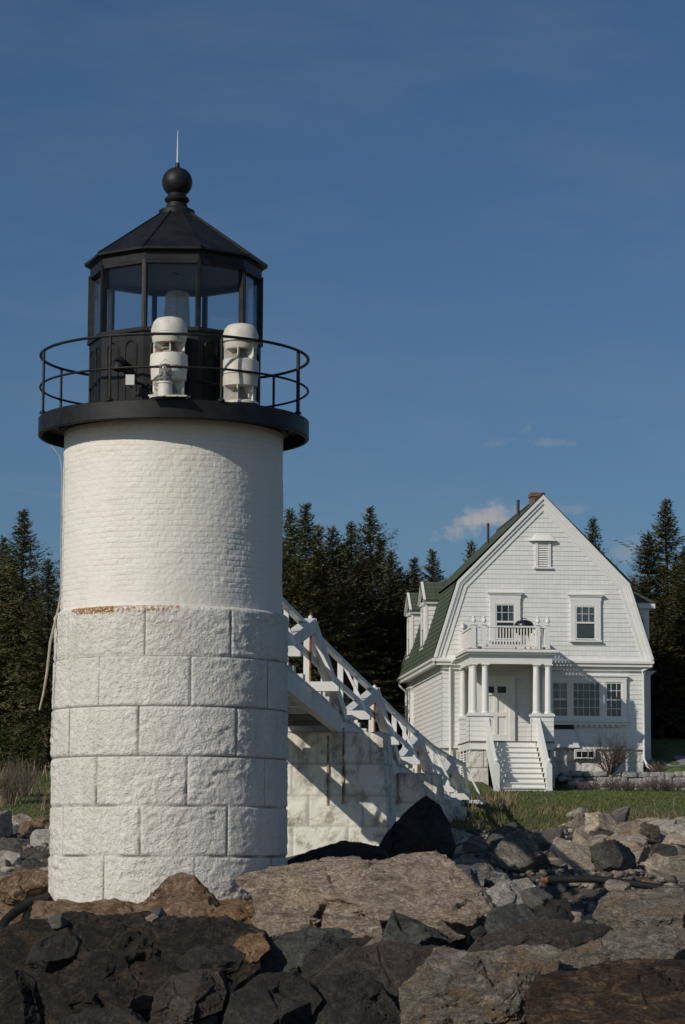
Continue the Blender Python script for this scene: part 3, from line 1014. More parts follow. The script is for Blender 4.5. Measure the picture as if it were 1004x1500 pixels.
cb = MB()
pts = [P(75, 652, 34.7), P(88, 668, 34.6), P(91, 690, 34.6), P(90, 780, 34.6), P(89, 870, 34.6), P(86, 890, 34.55), P(80, 915, 34.5), P(74, 940, 34.45), P(69, 985, 34.45), P(64, 1015, 34.45), P(58, 1040, 34.45)]
o0 = Vector(pts[-1])
cb.tube([p - o0 for p in pts], [.006, .007, .008, .008, .009, .013, .016, .017, .016, .014, .010], 8)
tag(part('rope', cb, 'rope', None, o0, smooth=60), 'frayed beige rope hanging down the left side of the lighthouse', 'rope')
cb = MB()
pts = [P(58, 1040, 34.45), P(58, 1048, 34.46), P(66, 1058, 34.5), P(78, 1066, 34.6)]
o0 = Vector(pts[-1])
cb.tube([p - o0 for p in pts], .005, 5)
tag(part('cable', cb, 'rubber', None, o0, smooth=60), 'thin dark wire looping from the rope end to the granite', 'wire')

# ------------------------------------------------------------------ footbridge
U_ = Vector((.1386, .990, 0)).normalized(); NL = Vector((-U_.y, U_.x, 0))     # along, and to its left
BW = 1.5
def bx(Y): return .14 * Y - 7.4
BY = [37.8, 40.3, 44.3, 48.7, 53.0, 57.7, 61.7, 65.9, 69.6, 73.6, 78.3]
BZ = [3.77, 3.60, 3.33, 3.03, 2.74, 2.44, 2.16, 1.91, 1.72, 1.61, 1.53]
APEX = {1: 4.62, 3: 4.15, 5: 3.46, 7: 2.84, 9: 2.52}
def bpt(Y, side=0, z=0, out=0):       # side 0 = right edge, 1 = left edge
    p = Vector((bx(Y), Y, z))
    return p + NL * (BW * side + (out if side else -out))
B0 = Vector((bx(48.7), 48.7, gz(bx(48.7), 48.7)))
FB = thing('footbridge', 'white wooden footbridge with trussed rails leading from shore to lighthouse', 'bridge', B0)
def bz(Y): return float(np.interp(Y, BY, BZ))
def rel(p): return p - B0
for side in (0, 1):
    # stringers, span by span (pier to pier)
    for a, b in ((0, 2), (2, 4), (4, 6), (6, 8), (8, 10)):
        m = MB()
        ya, yb = BY[a], BY[b]
        mid = (a + b) // 2
        for i, j in ((a, mid), (mid, b)):
            A = bpt(BY[i], side, BZ[i] - .16 - .17); Bp = bpt(BY[j], side, BZ[j] - .16 - .17)
            m.bar(rel(A), rel(Bp), .13, .34)
        part('stringer', m, 'bridge_paint', FB)
        zap = APEX[mid]
        for e in (a, b):
            m = MB()
            A = bpt(BY[e] + (.25 if e == a else -.25), side, BZ[e] - .12, .02); Bp = bpt(BY[mid], side, zap - .1, .02)
            m.bar(rel(A), rel(Bp), .2, .24)
            part('truss_beam', m, 'bridge_paint', FB)
        m = MB()
        A = bpt(BY[mid], side, BZ[mid] - .45, .02)
        m.tube([rel(A), rel(bpt(BY[mid], side, zap + .1, .02))], .02, 8)
        part('king_rod', m, 'rusty_iron', FB, smooth=40)
        m = MB()
        q = rel(bpt(BY[mid], side, zap + .0, .02))
        m.lathe([(.04, -.02), (.04, .05), (.02, .07), (.001, .072)], 10, q)
        part('apex_bolt', m, 'bridge_paint', FB, smooth=30)
    # posts and knee braces at every bearer
    for k in range(1, 11):
        Y, z = BY[k], BZ[k]
        if k < 10:
            m = MB()
            m.bar(rel(bpt(Y + .12, side, z - .3, -.06)), rel(bpt(Y + .12, side, z + 1.0, -.06)), .11, .09, U_)
            part('post', m, 'bridge_paint', FB)
        m = MB()
        m.bar(rel(bpt(Y + .05, side, z + .92, .0)), rel(bpt(Y + .02, side, z + .02, .46)), .05, .09, U_)
        part('knee_brace', m, 'bridge_paint', FB)
    for k in range(0, 10):                       # intermediate posts
        Y = (BY[k] + BY[k + 1]) / 2; z = bz(Y)
        m = MB()
        m.bar(rel(bpt(Y, side, z - .3, -.06)), rel(bpt(Y, side, z + 1.0, -.06)), .085, .08, U_)
        part('post', m, 'bridge_paint', FB)
    for h, w, t in ((1.0, .13, .07), (.52, .05, .12)):
        m = MB()
        for k in range(10):
            m.bar(rel(bpt(BY[k], side, BZ[k] + h, -.06)), rel(bpt(BY[k + 1], side, BZ[k + 1] + h, -.06)), w, t)
        if h == 1.0:
            m.bar(rel(bpt(BY[10], side, BZ[10] + h, -.06)), rel(bpt(80.6, side, BZ[10] - .2, -.06)), w * .7, t)
        part('handrail' if h == 1.0 else 'middle_rail', m, 'bridge_paint', FB)
# bearers sticking out on both sides
for k in range(1, 11):
    m = MB()
    A = bpt(BY[k], 0, BZ[k] - .085, .55); Bp = bpt(BY[k], 1, BZ[k] - .085, .55)
    m.bar(rel(A), rel(Bp), .22, .17)
    part('bearer', m, 'bridge_paint', FB)
# short joists and the deck boards
m = MB(); dk = MB()
Y = 38.2
while Y < 79.5:
    z = bz(Y)
    m.bar(rel(bpt(Y, 0, z - .08, .06)), rel(bpt(Y, 1, z - .08, .06)), .26, .18)
    Y += 1.06
part('joist', m, 'bridge_paint', FB)
Y = 37.9
while Y < 80.3:
    z = bz(Y) if Y < 78.3 else BZ[-1] - (Y - 78.3) * .05
    dk.bar(rel(bpt(Y, 0, z + .03, -.1)), rel(bpt(Y, 1, z + .03, -.1)), .17, .04)
    Y += .185
part('deck', dk, 'bridge_paint', FB)

# ------------------------------------------------------------------ block-built stone piers
def block_face(c, W, H, T, hb, courses, seed, blk=.9):
    """a solid of dressed blocks: front, sides, back as displaced grids. c = centre of bottom; local x wide, y deep."""
    V, Fc, J, S = [], [], [], []
    A = np.array
    # bottom is wider by hb each side
    bl, br, bbl, bbr = A([-W / 2 - hb, -T / 2 - hb, 0]), A([W / 2 + hb, -T / 2 - hb, 0]), A([-W / 2 - hb, T / 2 + hb, 0]), A([W / 2 + hb, T / 2 + hb, 0])
    tl, tr, tbl, tbr = A([-W / 2, -T / 2, H]), A([W / 2, -T / 2, H]), A([-W / 2, T / 2, H]), A([W / 2, T / 2, H])
    def quad(a, b, c_, d, n, off, lu, lv):
        # bilinear by averaging: treat as parallelogram with taper
        nu, nv = max(3, int(lu / .035)), max(3, int(lv / .035))
        u = np.linspace(0, 1, nu); v = np.linspace(0, 1, nv)
        Ug, Vg = np.meshgrid(u, v); Ug, Vg = Ug.ravel()[:, None], Vg.ravel()[:, None]
        pts = (a * (1 - Ug) + b * Ug) * (1 - Vg) + (d * (1 - Ug) + c_ * Ug) * Vg
        Ug, Vg = Ug[:, 0], Vg[:, 0]
        zz, uu = Vg * lv, Ug * lu
        ch = lv / courses
        ci = np.floor(zz / ch * .9999)
        dz = np.abs(zz / ch - np.round(zz / ch)) * ch
        us = uu / blk + (ci % 2) * .5 + off + .12 * np.sin(ci * 2.3 + seed)
        du = np.abs(us - np.round(us)) * blk
        d_ = np.minimum(dz, du)
        edge = np.minimum(np.minimum(uu, lu - uu), np.minimum(zz, lv - zz))
        face = fbm(pts * 4, 5, seed, .58) * .045 + np.sin((np.floor(us) + ci * 7) * 5.1) * .012
        disp = sstep(.0, .05, d_) * face * sstep(0, .04, edge) - .02 * (1 - sstep(.0, .03, d_)) * sstep(0, .02, edge)
        pts = pts + n[None] * disp[:, None]
        o = sum(len(x) for x in V)
        V.append(pts); J.append(1 - sstep(.006, .028, d_)); S.append(sstep(.3, .95, Vg))
        i = np.arange(nu * nv).reshape(nv, nu) + o
        Fc.append(np.stack([i[:-1, :-1], i[:-1, 1:], i[1:, 1:], i[1:, :-1]], -1).reshape(-1, 4))
    quad(bl, br, tr, tl, A([0, -1., 0]), 0, W, H)
    quad(br, bbr, tbr, tr, A([1., 0, 0]), .3, T, H)
    quad(bbr, bbl, tbl, tbr, A([0, 1., 0]), .1, W, H)
    quad(bbl, bl, tl, tbl, A([-1., 0, 0]), .6, T, H)
    quad(tl, tr, tbr, tbl, A([0, 0, 1.]), .2, W, T)
    return np.vstack(V), np.vstack(Fc), np.concatenate(J), np.concatenate(S)

def pier(Y, W, T, top, bot, label, cx, hb=.14, seed=3):
    H = top - bot
    V, Fc, J, S = block_face(None, W, H, T, hb, max(3, int(round(H / .62))), seed, 1.0)
    me = np_mesh('stone_pier', V, Fc, 'stained_pier_stone', True, {'joint': J, 'top_mask': S})
    t = link('stone_pier', me, None, (cx, Y, bot), (0, 0, -math.atan2(U_.x, U_.y)))
    tag(t, label, 'pier', 'stone piers under the footbridge')
    return t
pa = P(543, 1072, 52.4)
p1 = pier(53.0, 3.3, 1.3, 2.30, -.7, 'tallest stone pier, next to the lighthouse, with two rusty straps', bx(53) - .78, .17, 3)
def strap(pr, px, y0, y1, H, T, hb, w=.036):
    o = pr.location
    rot = Matrix.Rotation(math.atan2(U_.x, U_.y), 3, 'Z')
    pts = []
    for y in (y0, y1):
        q = rot @ (P(px, y, o.y - T / 2 - hb * .5 + (px - 480) * 0) - o)
        v = q.z / H
        pts.append(Vector((q.x, -T / 2 - hb * (1 - v) - .018, q.z)))
    m = MB()
    m.bar(pts[0], pts[1], w, .015, (0, 1, 0))
    part('iron_strap', m, 'strap_iron', pr)
for px, y0, y1 in ((481, 1078, 1180), (504, 1066, 1178)):
    strap(p1, px, y0, y1, 3.0, 1.3, .17)
p2 = pier(61.9, 3.0, 1.3, 1.78, -.2, 'middle stone pier behind the dark boulder, in the bridge shadow', bx(61.9) - .55, .17, 9)
for px, y0, y1 in ((565, 1136, 1190), (583, 1134, 1178)):
    strap(p2, px, y0, y1, 1.98, 1.3, .17)
pier(70.0, 2.2, 1.0, 1.35, .3, 'low stone pier near the shore end of the footbridge', bx(70) - .75, .1, 15)
pier(44.2, 1.6, 1.2, 2.9, -.8, 'stone pier hidden close behind the lighthouse', bx(44.2) - 1.75, .1, 21)
a = P(664, 1206, 71.5)
m = MB(); m.box(-.33, .33, -.4, .4, -.42, .42)
o = part('concrete_block', m, 'stained_pier_stone', None, a, (0, 0, -.1))
tag(o, 'pale square concrete block under the shore end of the footbridge', 'block')

# ------------------------------------------------------------------ keeper's house (local frame: x right along the front, y into the depth, z = height above the camera)
HZ = 2.6
HS = thing('keeper_house', "white shingled keeper's house with green gambrel roof and columned porch", 'house', (H0.x, H0.y, HZ), HA)
OFF = (0, 0, -HZ)
def hp(name, mb, mat, smooth=None, parent=None, loc=None, rot=(0, 0, 0), fix=True):
    par = parent or HS
    l = loc if loc is not None else ((0, 0, -HZ) if par is HS else (0, 0, 0))
    return part(name, mb, mat, par, l, rot, smooth, fix)

W = 7.5; L = 11.2; CX = 3.75
KNH, KZ, LWH, LZ, PKZ = 3.18, 9.93, 3.98, 7.14, 13.13
STEP = .175

def siding(mb, xl, xr, z0, z1, y, lip=.014, axis='x', flip=1, step=STEP, base=0.0):
    """courses of shingles on a wall; axis 'x': wall in the x-z plane at depth y facing -y; axis 'y': wall in y-z plane at x=y facing flip."""
    z = z0
    while z < z1 - 1e-6:
        zt = min(z + step, z1)
        a0, b0, a1, b1 = xl(z), xr(z), xl(zt), xr(zt)
        if b0 > a0:
            b1 = max(b1, a1 + 1e-4)
            if axis == 'x':
                V = [(a0, y - lip, z), (b0, y - lip, z), (b1, y, zt), (a1, y, zt), (a0, y + .03, z), (b0, y + .03, z)]
            else:
                V = [(y + flip * lip, a0, z), (y + flip * lip, b0, z), (y, b1, zt), (y, a1, zt), (y - flip * .03, a0, z), (y - flip * .03, b0, z)]
            k = round((z - z0) / step)
            o = (k * .377) % .15
            uv = lambda p, q: (p + o, q - z0)
            Fc = [(0, 1, 2, 3), (4, 5, 1, 0)]
            U = [[uv(a0, z), uv(b0, z), uv(b1, zt), uv(a1, zt)], [uv(a0, z + .05)] * 4]
            mb.add(V, Fc, U)
        z = zt

c_ = lambda v: (lambda z: v)
# front wall, lower storey
m = MB(); siding(m, c_(0), c_(W), 3.93, 6.95, 0.0)
hp('front_wall', m, 'shingle_siding', fix=False)
def gx(z, inset=0):
    if z < KZ: return LWH + (KNH - LWH) * (z - LZ) / (KZ - LZ) - inset
    return max(0.0, KNH * (PKZ - z) / (PKZ - KZ) - inset * 1.2)
m = MB(); siding(m, lambda z: CX - gx(z, .1), lambda z: CX + gx(z, .1), 7.10, 13.0, -.03)
for k in range(4):                     # the flared foot of the gable
    pass
hp('gable_wall', m, 'shingle_siding', fix=False)
m = MB(); siding(m, c_(0), c_(L), 3.93, 7.1, 0.0, axis='y', flip=-1)
hp('side_wall', m, 'shingle_siding', fix=False)
m = MB(); siding(m, c_(0), c_(L), 3.93, 7.1, W, axis='y', flip=1)
hp('side_wall', m, 'shingle_siding', fix=False)
m = MB()
m.prism([(.02, 3.7), (W - .02, 3.7), (W - .02, 7.1)] + [(CX + LWH - .25, 7.1), (CX + KNH - .12, KZ - .05), (CX, PKZ - .2), (CX - KNH + .12, KZ - .05), (CX - LWH + .25, 7.1)] + [(.02, 7.1)], .05, L)
hp('house_core', m, 'white_siding')
# foundation
V, Fc, J, S = block_face(None, W - .1, 1.5, L - .1, 0, 3, 31, .8)
V[:, 0] += W / 2; V[:, 1] += L / 2; V[:, 2] += 2.38
me = np_mesh('foundation', V, Fc, 'whitewashed_granite', True, {'joint': J * .5, 'lichen': S * 0})
link('foundation', me, HS, OFF)
m = MB()
m.box(-.04, W + .04, -.05, .0, 3.84, 3.925); m.box(-.045, .0, .0, L, 3.84, 3.925); m.box(W, W + .045, 0, L, 3.84, 3.925)
hp('water_table', m, 'white_trim')
# cornice across the front, gutters along the sides
m = MB()
yx0, yx1 = CX - LWH - .08, CX + LWH + .08
m.box(yx0 + .3, yx1 - .3, -.1, 0.0, 6.72, 6.86)
m.box(yx0 + .05, yx1 - .05, -.22, .0, 6.86, 6.98)
m.box(yx0, yx1, -.28, .0, 6.98, 7.06)
m.add([(yx0 + .04, -.26, 7.06), (yx1 - .04, -.26, 7.06), (yx1 - .1, -.03, 7.16), (yx0 + .1, -.03, 7.16)], [(0, 1, 2, 3)])
hp('cornice', m, 'white_trim')
for sx in (-1, 1):
    x0 = CX + sx * (LWH + (.12 if sx < 0 else .02))
    m = MB()
    m.tube([(x0, -.3, 7.04), (x0, L + .35, 7.04)], .075, 10)
    m.hexa([(x0 - sx * .02 - .03, -.24, 6.86), (x0 - sx * .02 + .03, -.24, 6.86), (x0 - sx * .02 + .03, L + .3, 6.86), (x0 - sx * .02 - .03, L + .3, 6.86)] +
           [(x0 - sx * .02 - .03, -.24, 7.02), (x0 - sx * .02 + .03, -.24, 7.02), (x0 - sx * .02 + .03, L + .3, 7.02), (x0 - sx * .02 - .03, L + .3, 7.02)])
    xi = 0 if sx < 0 else W
    m.box(min(x0, xi), max(x0, xi), -.02, L + .3, 6.88, 6.92)
    m.box(min(xi, xi + sx * .06), max(xi, xi + sx * .06), .0, L, 6.6, 6.88)
    hp('gutter', m, 'white_trim', 40)
# roof: four slopes in shingle courses over a solid gambrel shell
def slope(mb, xa, za, xb, zb, y0, y1, step=.2, lift=.018, useg=None):
    ln = math.hypot(xb - xa, zb - za); n = max(1, round(ln / step))
    nx, nz = -(zb - za) / ln, (xb - xa) / ln
    if nz < 0: nx, nz = -nx, -nz
    for k in range(n):
        t0, t1 = k / n, min(1, (k + 1.1) / n)
        p = (xa + (xb - xa) * t0 + nx * lift, za + (zb - za) * t0 + nz * lift); q = (xa + (xb - xa) * t1, za + (zb - za) * t1)
        pb = (xa + (xb - xa) * t0, za + (zb - za) * t0)
        o = (k % 2) * .18 + (k * .07) % .1
        mb.add([(p[0], y0, p[1]), (p[0], y1, p[1]), (q[0], y1, q[1]), (q[0], y0, q[1]), (pb[0], y0, pb[1]), (pb[0], y1, pb[1])],
               [(0, 1, 2, 3), (4, 5, 1, 0)],
               [[(y0 + o, k * .2 + .01), (y1 + o, k * .2 + .01), (y1 + o, k * .2 + .2), (y0 + o, k * .2 + .2)], [(y0, k * .2)] * 4])
RY0, RY1 = -.15, L + .3
m = MB()
for sx in (-1, 1):
    slope(m, CX + sx * (LWH + .14), LZ - .03, CX + sx * (KNH + .06), KZ + .06, RY0, RY1)
    slope(m, CX + sx * (KNH + .16), KZ + .03, CX, PKZ + .1, RY0, RY1, .2, .0015)
RF = hp('roof', m, 'green_shingles', fix=False)
m = MB()
outer = [(CX + LWH + .1, LZ - .06), (CX + KNH + .02, KZ + .02), (CX, PKZ + .06), (CX - KNH - .02, KZ + .02), (CX - LWH - .1, LZ - .06)]
inner = [(CX - LWH + .02, LZ - .06), (CX - KNH + .12, KZ - .07), (CX, PKZ - .1), (CX + KNH - .12, KZ - .07), (CX + LWH - .02, LZ - .06)]
V = [(x, y, z) for y in (RY0 + .01, RY1 - .01) for x, z in outer + inner]
Fc = []
for k in range(4):
    a, b, c, d = k, k + 1, 8 - k, 9 - k
    Fc += [(a, b, c, d), (a + 10, d + 10, c + 10, b + 10), (d, c, c + 10, d + 10), (a, a + 10, b + 10, b)]
m.add(V, Fc)
hp('roof_shell', m, 'white_trim', parent=RF)
m = MB()
m.tube([(CX, RY0, PKZ + .1), (CX, RY1, PKZ + .1)], .06, 8)
hp('ridge_cap', m, 'green_shingles', parent=RF)
# rake boards with toothed moulding
for sx in (-1, 1):
    m = MB()
    P0, P1, P2 = (CX + sx * (LWH + .1), LZ), (CX + sx * (KNH + .02), KZ + .02), (CX, PKZ + .06)
    def strip(w0, w1, y0, y1):
        # offset both segments inwards by w0..w1 (perpendicular), mitred at the knee and ridge
        def off(w):
            d1 = Vector((P1[0] - P0[0], P1[1] - P0[1])).normalized(); d2 = Vector((P2[0] - P1[0], P2[1] - P1[1])).normalized()
            n1 = Vector((d1.y, -d1.x)) * (1 if sx > 0 else -1) * -1; n2 = Vector((d2.y, -d2.x)) * (1 if sx > 0 else -1) * -1
            if n1.x * sx > 0: n1 = -n1
            if n2.x * sx > 0: n2 = -n2
            a = Vector(P0) + n1 * w; a = a + d1 * ((LZ - a.y) / d1.y)
            bis = (n1 + n2).normalized(); b = Vector(P1) + bis * (w / bis.dot(n1))
            c = Vector(P2) + n2 * w; c = c + d2 * ((CX - c.x) / d2.x)
            return a, b, c
        A, B = off(w0), off(w1)
        for i in (0, 1):
            q = [A[i], A[i + 1], B[i + 1], B[i]]
            m.add([(p.x, y0, p.y) for p in q] + [(p.x, y1, p.y) for p in q], [(0, 1, 2, 3), (7, 6, 5, 4), (0, 4, 5, 1), (1, 5, 6, 2), (2, 6, 7, 3), (3, 7, 4, 0)])
        return B
    strip(-.01, .10, -.17, -.03); strip(.10, .22, -.12, -.03)
    B = strip(.22, .40, -.075, -.03)
    for i in (0, 1):
        d = B[i + 1] - B[i]; n = int(d.length / .28)
        for k in range(n):
            c0 = B[i] + d * ((k + .2) / n); c1 = B[i] + d * ((k + .75) / n)
            nn = Vector((d.y, -d.x)).normalized() * .03
            if nn.x * sx > 0: nn = -nn
            q = [c0, c1, c1 + nn, c0 + nn]
            m.add([(p.x, -.05, p.y) for p in q] + [(p.x, -.03, p.y) for p in q], [(0, 1, 2, 3), (7, 6, 5, 4), (0, 4, 5, 1), (1, 5, 6, 2), (2, 6, 7, 3), (3, 7, 4, 0)])
    hp('rake_board', m, 'white_trim')

# chimney and vent pipes
def boxuv(m, x0, x1, y0, y1, z0, z1):
    for a, b in (((x0, y0), (x1, y0)), ((x1, y0), (x1, y1)), ((x1, y1), (x0, y1)), ((x0, y1), (x0, y0))):
        l = math.hypot(b[0] - a[0], b[1] - a[1])
        m.add([(a[0], a[1], z0), (b[0], b[1], z0), (b[0], b[1], z1), (a[0], a[1], z1)], [(0, 1, 2, 3)], [[(0, z0), (l, z0), (l, z1), (0, z1)]])
    m.add([(x0, y0, z1), (x1, y0, z1), (x1, y1, z1), (x0, y1, z1)], [(0, 1, 2, 3)], [[(0, 0), (.1, 0), (.1, .1), (0, .1)]])
m = MB()
boxuv(m, 3.58, 4.02, 1.5, 2.1, 12.3, 13.36); boxuv(m, 3.54, 4.06, 1.46, 2.14, 13.36, 13.5)
hp('chimney', m, 'chimney_brick')
for (lx, d, zt, r) in ((3.12, 1.9, 13.25, .06), (2.45, 5.2, 12.75, .05)):
    m = MB(); m.tube([(lx, d, zt - 1.3), (lx, d, zt)], r, 10); m.tube([(lx, d, zt - .03), (lx, d, zt + .01)], r * 1.12, 10)
    hp('vent_pipe', m, 'vent_brown', 40)

# windows -------------------------------------------------------------
def window(parent, w, h, loc, rot=(0, 0, 0), cols=3, rows=2, cas=.14, cap=True, behind=None, lower_rows=0, head=.0, name='window', capw=.1, sill=True, single=False):
    """origin = bottom centre of the glass opening, x right, y into the wall; casing stands proud of the wall."""
    m = MB()
    m.box(-w / 2 - cas, -w / 2, -.10, .03, -.03, h + cas); m.box(w / 2, w / 2 + cas, -.10, .03, -.03, h + cas)
    m.box(-w / 2, w / 2, -.099, .03, h, h + cas)
    if head:
        m.box(-w / 2 - cas - .02, w / 2 + cas + .02, -.105, .03, h + cas, h + cas + head)
    if cap:
        zc = h + cas + head
        m.box(-w / 2 - cas - capw, w / 2 + cas + capw, -.17, .03, zc, zc + .045)
        m.box(-w / 2 - cas - capw * .6, w / 2 + cas + capw * .6, -.14, .03, zc - .05, zc)
    if sill: m.box(-w / 2 - cas - .03, w / 2 + cas + .03, -.15, .03, -.09, -.03)
    f = part(name, m, 'white_trim', parent, loc, rot)
    m = MB()
    t = .045
    m.box(-w / 2, -w / 2 + t, -.085, -.045, 0, h); m.box(w / 2 - t, w / 2, -.085, -.045, 0, h)
    m.box(-w / 2 + t, w / 2 - t, -.085, -.045, 0, t); m.box(-w / 2 + t, w / 2 - t, -.085, -.045, h - t, h)
    zr = h * .5
    if not single: m.box(-w / 2 + t, w / 2 - t, -.092, -.043, zr - .03, zr + .03)
    zl0 = t if single else zr + .03
    for k in range(1, cols):
        x = -w / 2 + w * k / cols
        m.box(x - .0085, x + .0085, -.08, -.05, zl0, h - t)
        if lower_rows: m.box(x - .0085, x + .0085, -.072, -.048, t, zr - .03)
    for k in range(1, rows):
        z = zl0 + (h - zl0) * k / rows
        m.box(-w / 2 + t, w / 2 - t, -.079, -.051, z - .0085, z + .0085)
    for k in range(1, lower_rows):
        z = t + (zr - t) * k / lower_rows
        m.box(-w / 2 + t, w / 2 - t, -.071, -.049, z - .0085, z + .0085)
    part('sash', m, 'white_trim', f)
    m = MB(); m.box(-w / 2 + .01, w / 2 - .01, -.062, -.058, .01, h - .01)
    part('pane', m, 'window_glass', f)
    m = MB(); m.box(-w / 2 + .001, w / 2 - .001, -.03, -.025, .001, h - .001)
    part('dark_backing', m, 'shade_black', f)  # near-black sheet painted as the unlit room behind the glass
    if behind:
        for (x0, x1, z0, z1, mat) in behind:
            m = MB()
            n = 14
            for q in range(n):
                xa, xb = x0 + (x1 - x0) * q / n, x0 + (x1 - x0) * (q + 1) / n
                ya, yb = -.046 + .008 * (q % 2), -.046 + .008 * ((q + 1) % 2)
                m.add([(xa * w, ya, z0 * h), (xb * w, yb, z0 * h), (xb * w, yb, z1 * h), (xa * w, ya, z1 * h)], [(0, 1, 2, 3)])
            part('curtain', m, mat, f)
    return f
def hwin(cx, z0, z1, w, y=-.03, **k):
    return window(HS, w, z1 - z0, (cx, y, z0 - HZ), **k)
hwin(2.318, 7.83, 9.13, .72, cols=3, rows=2, cas=.2, head=.2, behind=[(.22, .46, .45, 1, 'curtain')])
hwin(5.31, 7.86, 9.10, .75, cols=3, rows=2, cas=.19, head=.2, behind=[(-.46, .46, .5, .99, 'curtain'), (-.46, .46, .08, .5, 'blind')])
# attic louvre under a flared hood
m = MB()
x0, x1, z0, z1 = 3.55, 3.93, 10.52, 11.46
m.box(x0 - .1, x0, -.1, 0, z0, z1); m.box(x1, x1 + .1, -.1, 0, z0, z1); m.box(x0 - .16, x1 + .16, -.13, 0, z0 - .06, z0)
LV = hp('attic_louvre', m, 'white_trim')
m = MB()
for k in range(11):
    z = z0 + .04 + k * .084
    m.add([(x0, -.09, z), (x1, -.09, z), (x1, -.03, z + .07), (x0, -.03, z + .07), (x0, -.09, z + .012), (x1, -.09, z + .012), (x1, -.03, z + .082), (x0, -.03, z + .082)],
          [(3, 2, 1, 0), (4, 5, 6, 7), (0, 1, 5, 4), (2, 3, 7, 6)])
hp('slats', m, 'white_trim', parent=LV)
m = MB()
V, Fc = [], []
n = 16
for r in range(6):
    t = r / 5
    for k in range(n + 1):
        a = PI * k / n
        hw = .30 + .25 * t ** 1.5; yo = .02 + .17 * t ** 1.6
        V.append((3.74 - hw * math.cos(a) * (1 if t > 0 else .9), -.045 - yo * math.sin(a) ** .6, 11.78 - .29 * t))
for r in range(5):
    for k in range(n):
        Fc.append((r * (n + 1) + k, r * (n + 1) + k + 1, (r + 1) * (n + 1) + k + 1, (r + 1) * (n + 1) + k))
o = 5 * (n + 1)
Fc.append(tuple(o + k for k in range(n + 1)))
m.add(V, Fc)
hp('hood', m, 'white_siding', 50, parent=LV)

# left side window
window(HS, .62, 1.75, (-.02, 9.6, 4.55 - HZ), (0, 0, -PI / 2), cols=2, rows=2, cas=.14, head=.12)
# triple bay window
m = MB()
bx0, bx1 = 3.95, 6.82
m.box(bx0, bx1, -.125, 0, 6.3, 6.42); m.box(bx0 - .06, bx1 + .06, -.18, 0, 6.5, 6.55); m.box(bx0 - .02, bx1 + .02, -.135, 0, 6.42, 6.5)
m.box(bx0, 4.04, -.12, 0, 5.0, 6.3); m.box(4.66, 4.80, -.12, 0, 5.0, 6.3); m.box(5.86, 6.04, -.12, 0, 5.0, 6.3); m.box(6.66, bx1, -.12, 0, 5.0, 6.3)
m.box(bx0, bx1, -.12, 0, 4.9, 5.0); m.box(bx0 - .06, bx1 + .06, -.22, 0, 4.83, 4.9); m.box(bx0 - .02, bx1 + .02, -.16, 0, 4.72, 4.83)
for k in range(13):
    x = bx0 + .1 + k * .2
    m.box(x, x + .1, -.13, 0, 4.66, 4.72)
BAY = hp('bay_window', m, 'white_trim')
def baysash(x0, x1, cols, rows, lower, single=False, beh=None):
    z0, z1 = 5.0, 6.3
    w, h, cx = x1 - x0, z1 - z0, (x0 + x1) / 2
    m = MB()
    t = .05
    def B(a, b, c, d, e, f): m.box(cx + a, cx + b, c, d, z0 + e, z0 + f)
    B(-w / 2, -w / 2 + t, -.095, -.05, 0, h); B(w / 2 - t, w / 2, -.095, -.05, 0, h); B(-w / 2 + t, w / 2 - t, -.095, -.05, 0, t); B(-w / 2 + t, w / 2 - t, -.095, -.05, h - t, h)
    zr = h * .5
    zb = t if single else zr + .03
    if not single: B(-w / 2 + t, w / 2 - t, -.10, -.048, zr - .03, zr + .03)
    for k in range(1, cols):
        x = -w / 2 + w * k / cols
        B(x - .009, x + .009, -.09, -.056, zb, h - t)
        if lower: B(x - .009, x + .009, -.084, -.058, t, zr - .03)
    for k in range(1, rows):
        z = zb + (h - zb) * k / rows
        B(-w / 2 + t, w / 2 - t, -.089, -.057, z - .009, z + .009)
    if lower:
        B(-w / 2 + t, w / 2 - t, -.083, -.059, zr / 2 - .012, zr / 2 + .012)
    s = hp('sash', m, 'white_trim', parent=BAY)
    m = MB(); B = lambda a, b, c, d, e, f: m.box(cx + a, cx + b, c, d, z0 + e, z0 + f)
    B(-w / 2 + .01, w / 2 - .01, -.07, -.066, .01, h - .01)
    hp('pane', m, 'window_glass', parent=BAY)
    m = MB(); m.box(x0 + .001, x1 - .001, -.03, -.025, z0 + .001, z1 - .001)
    hp('dark_backing', m, 'shade_black', parent=BAY)  # dark sheet in place of the unlit room behind each bay sash
    if beh:
        m = MB(); m.box(x0 + beh[0] * w, x0 + beh[1] * w, -.05, -.04, z0 + beh[2] * h, z0 + beh[3] * h)
        hp('curtain', m, beh[4], parent=BAY)
baysash(4.04, 4.66, 2, 2, True, beh=(.4, .98, .52, .98, 'curtain'))
baysash(4.80, 5.86, 5, 4, False, True)
baysash(6.04, 6.66, 3, 2, True)

# basement window, hatch hood, porch parts
window(HS, .72, .3, (5.25, -.06, 3.49 - HZ), cols=3, rows=1, cas=.035, cap=False, sill=False, single=True)
m = MB()
m.hexa([(4.1, -.2, 3.95), (5.02, -.2, 3.95), (5.06, -.03, 3.95), (4.05, -.03, 3.95), (4.1, -.16, 4.56), (4.86, -.16, 4.56), (4.88, -.03, 4.56), (4.05, -.03, 4.56)])
HT = hp('hatch_hood', m, 'white_siding')
m = MB(); m.hexa([(4.06, -.2, 4.56), (4.86, -.2, 4.56), (4.86, -.03, 4.56), (4.06, -.03, 4.56), (4.1, -.16, 4.72), (4.78, -.16, 4.72), (4.78, -.03, 4.72), (4.1, -.03, 4.72)])
hp('lid', m, 'shade_black', parent=HT)  # dark block painted in for the shaded opening at the hatch top
m = MB(); m.box(4.08, 5.04, -.22, -.04, 3.88, 3.95)
hp('frame', m, 'white_trim', parent=HT)

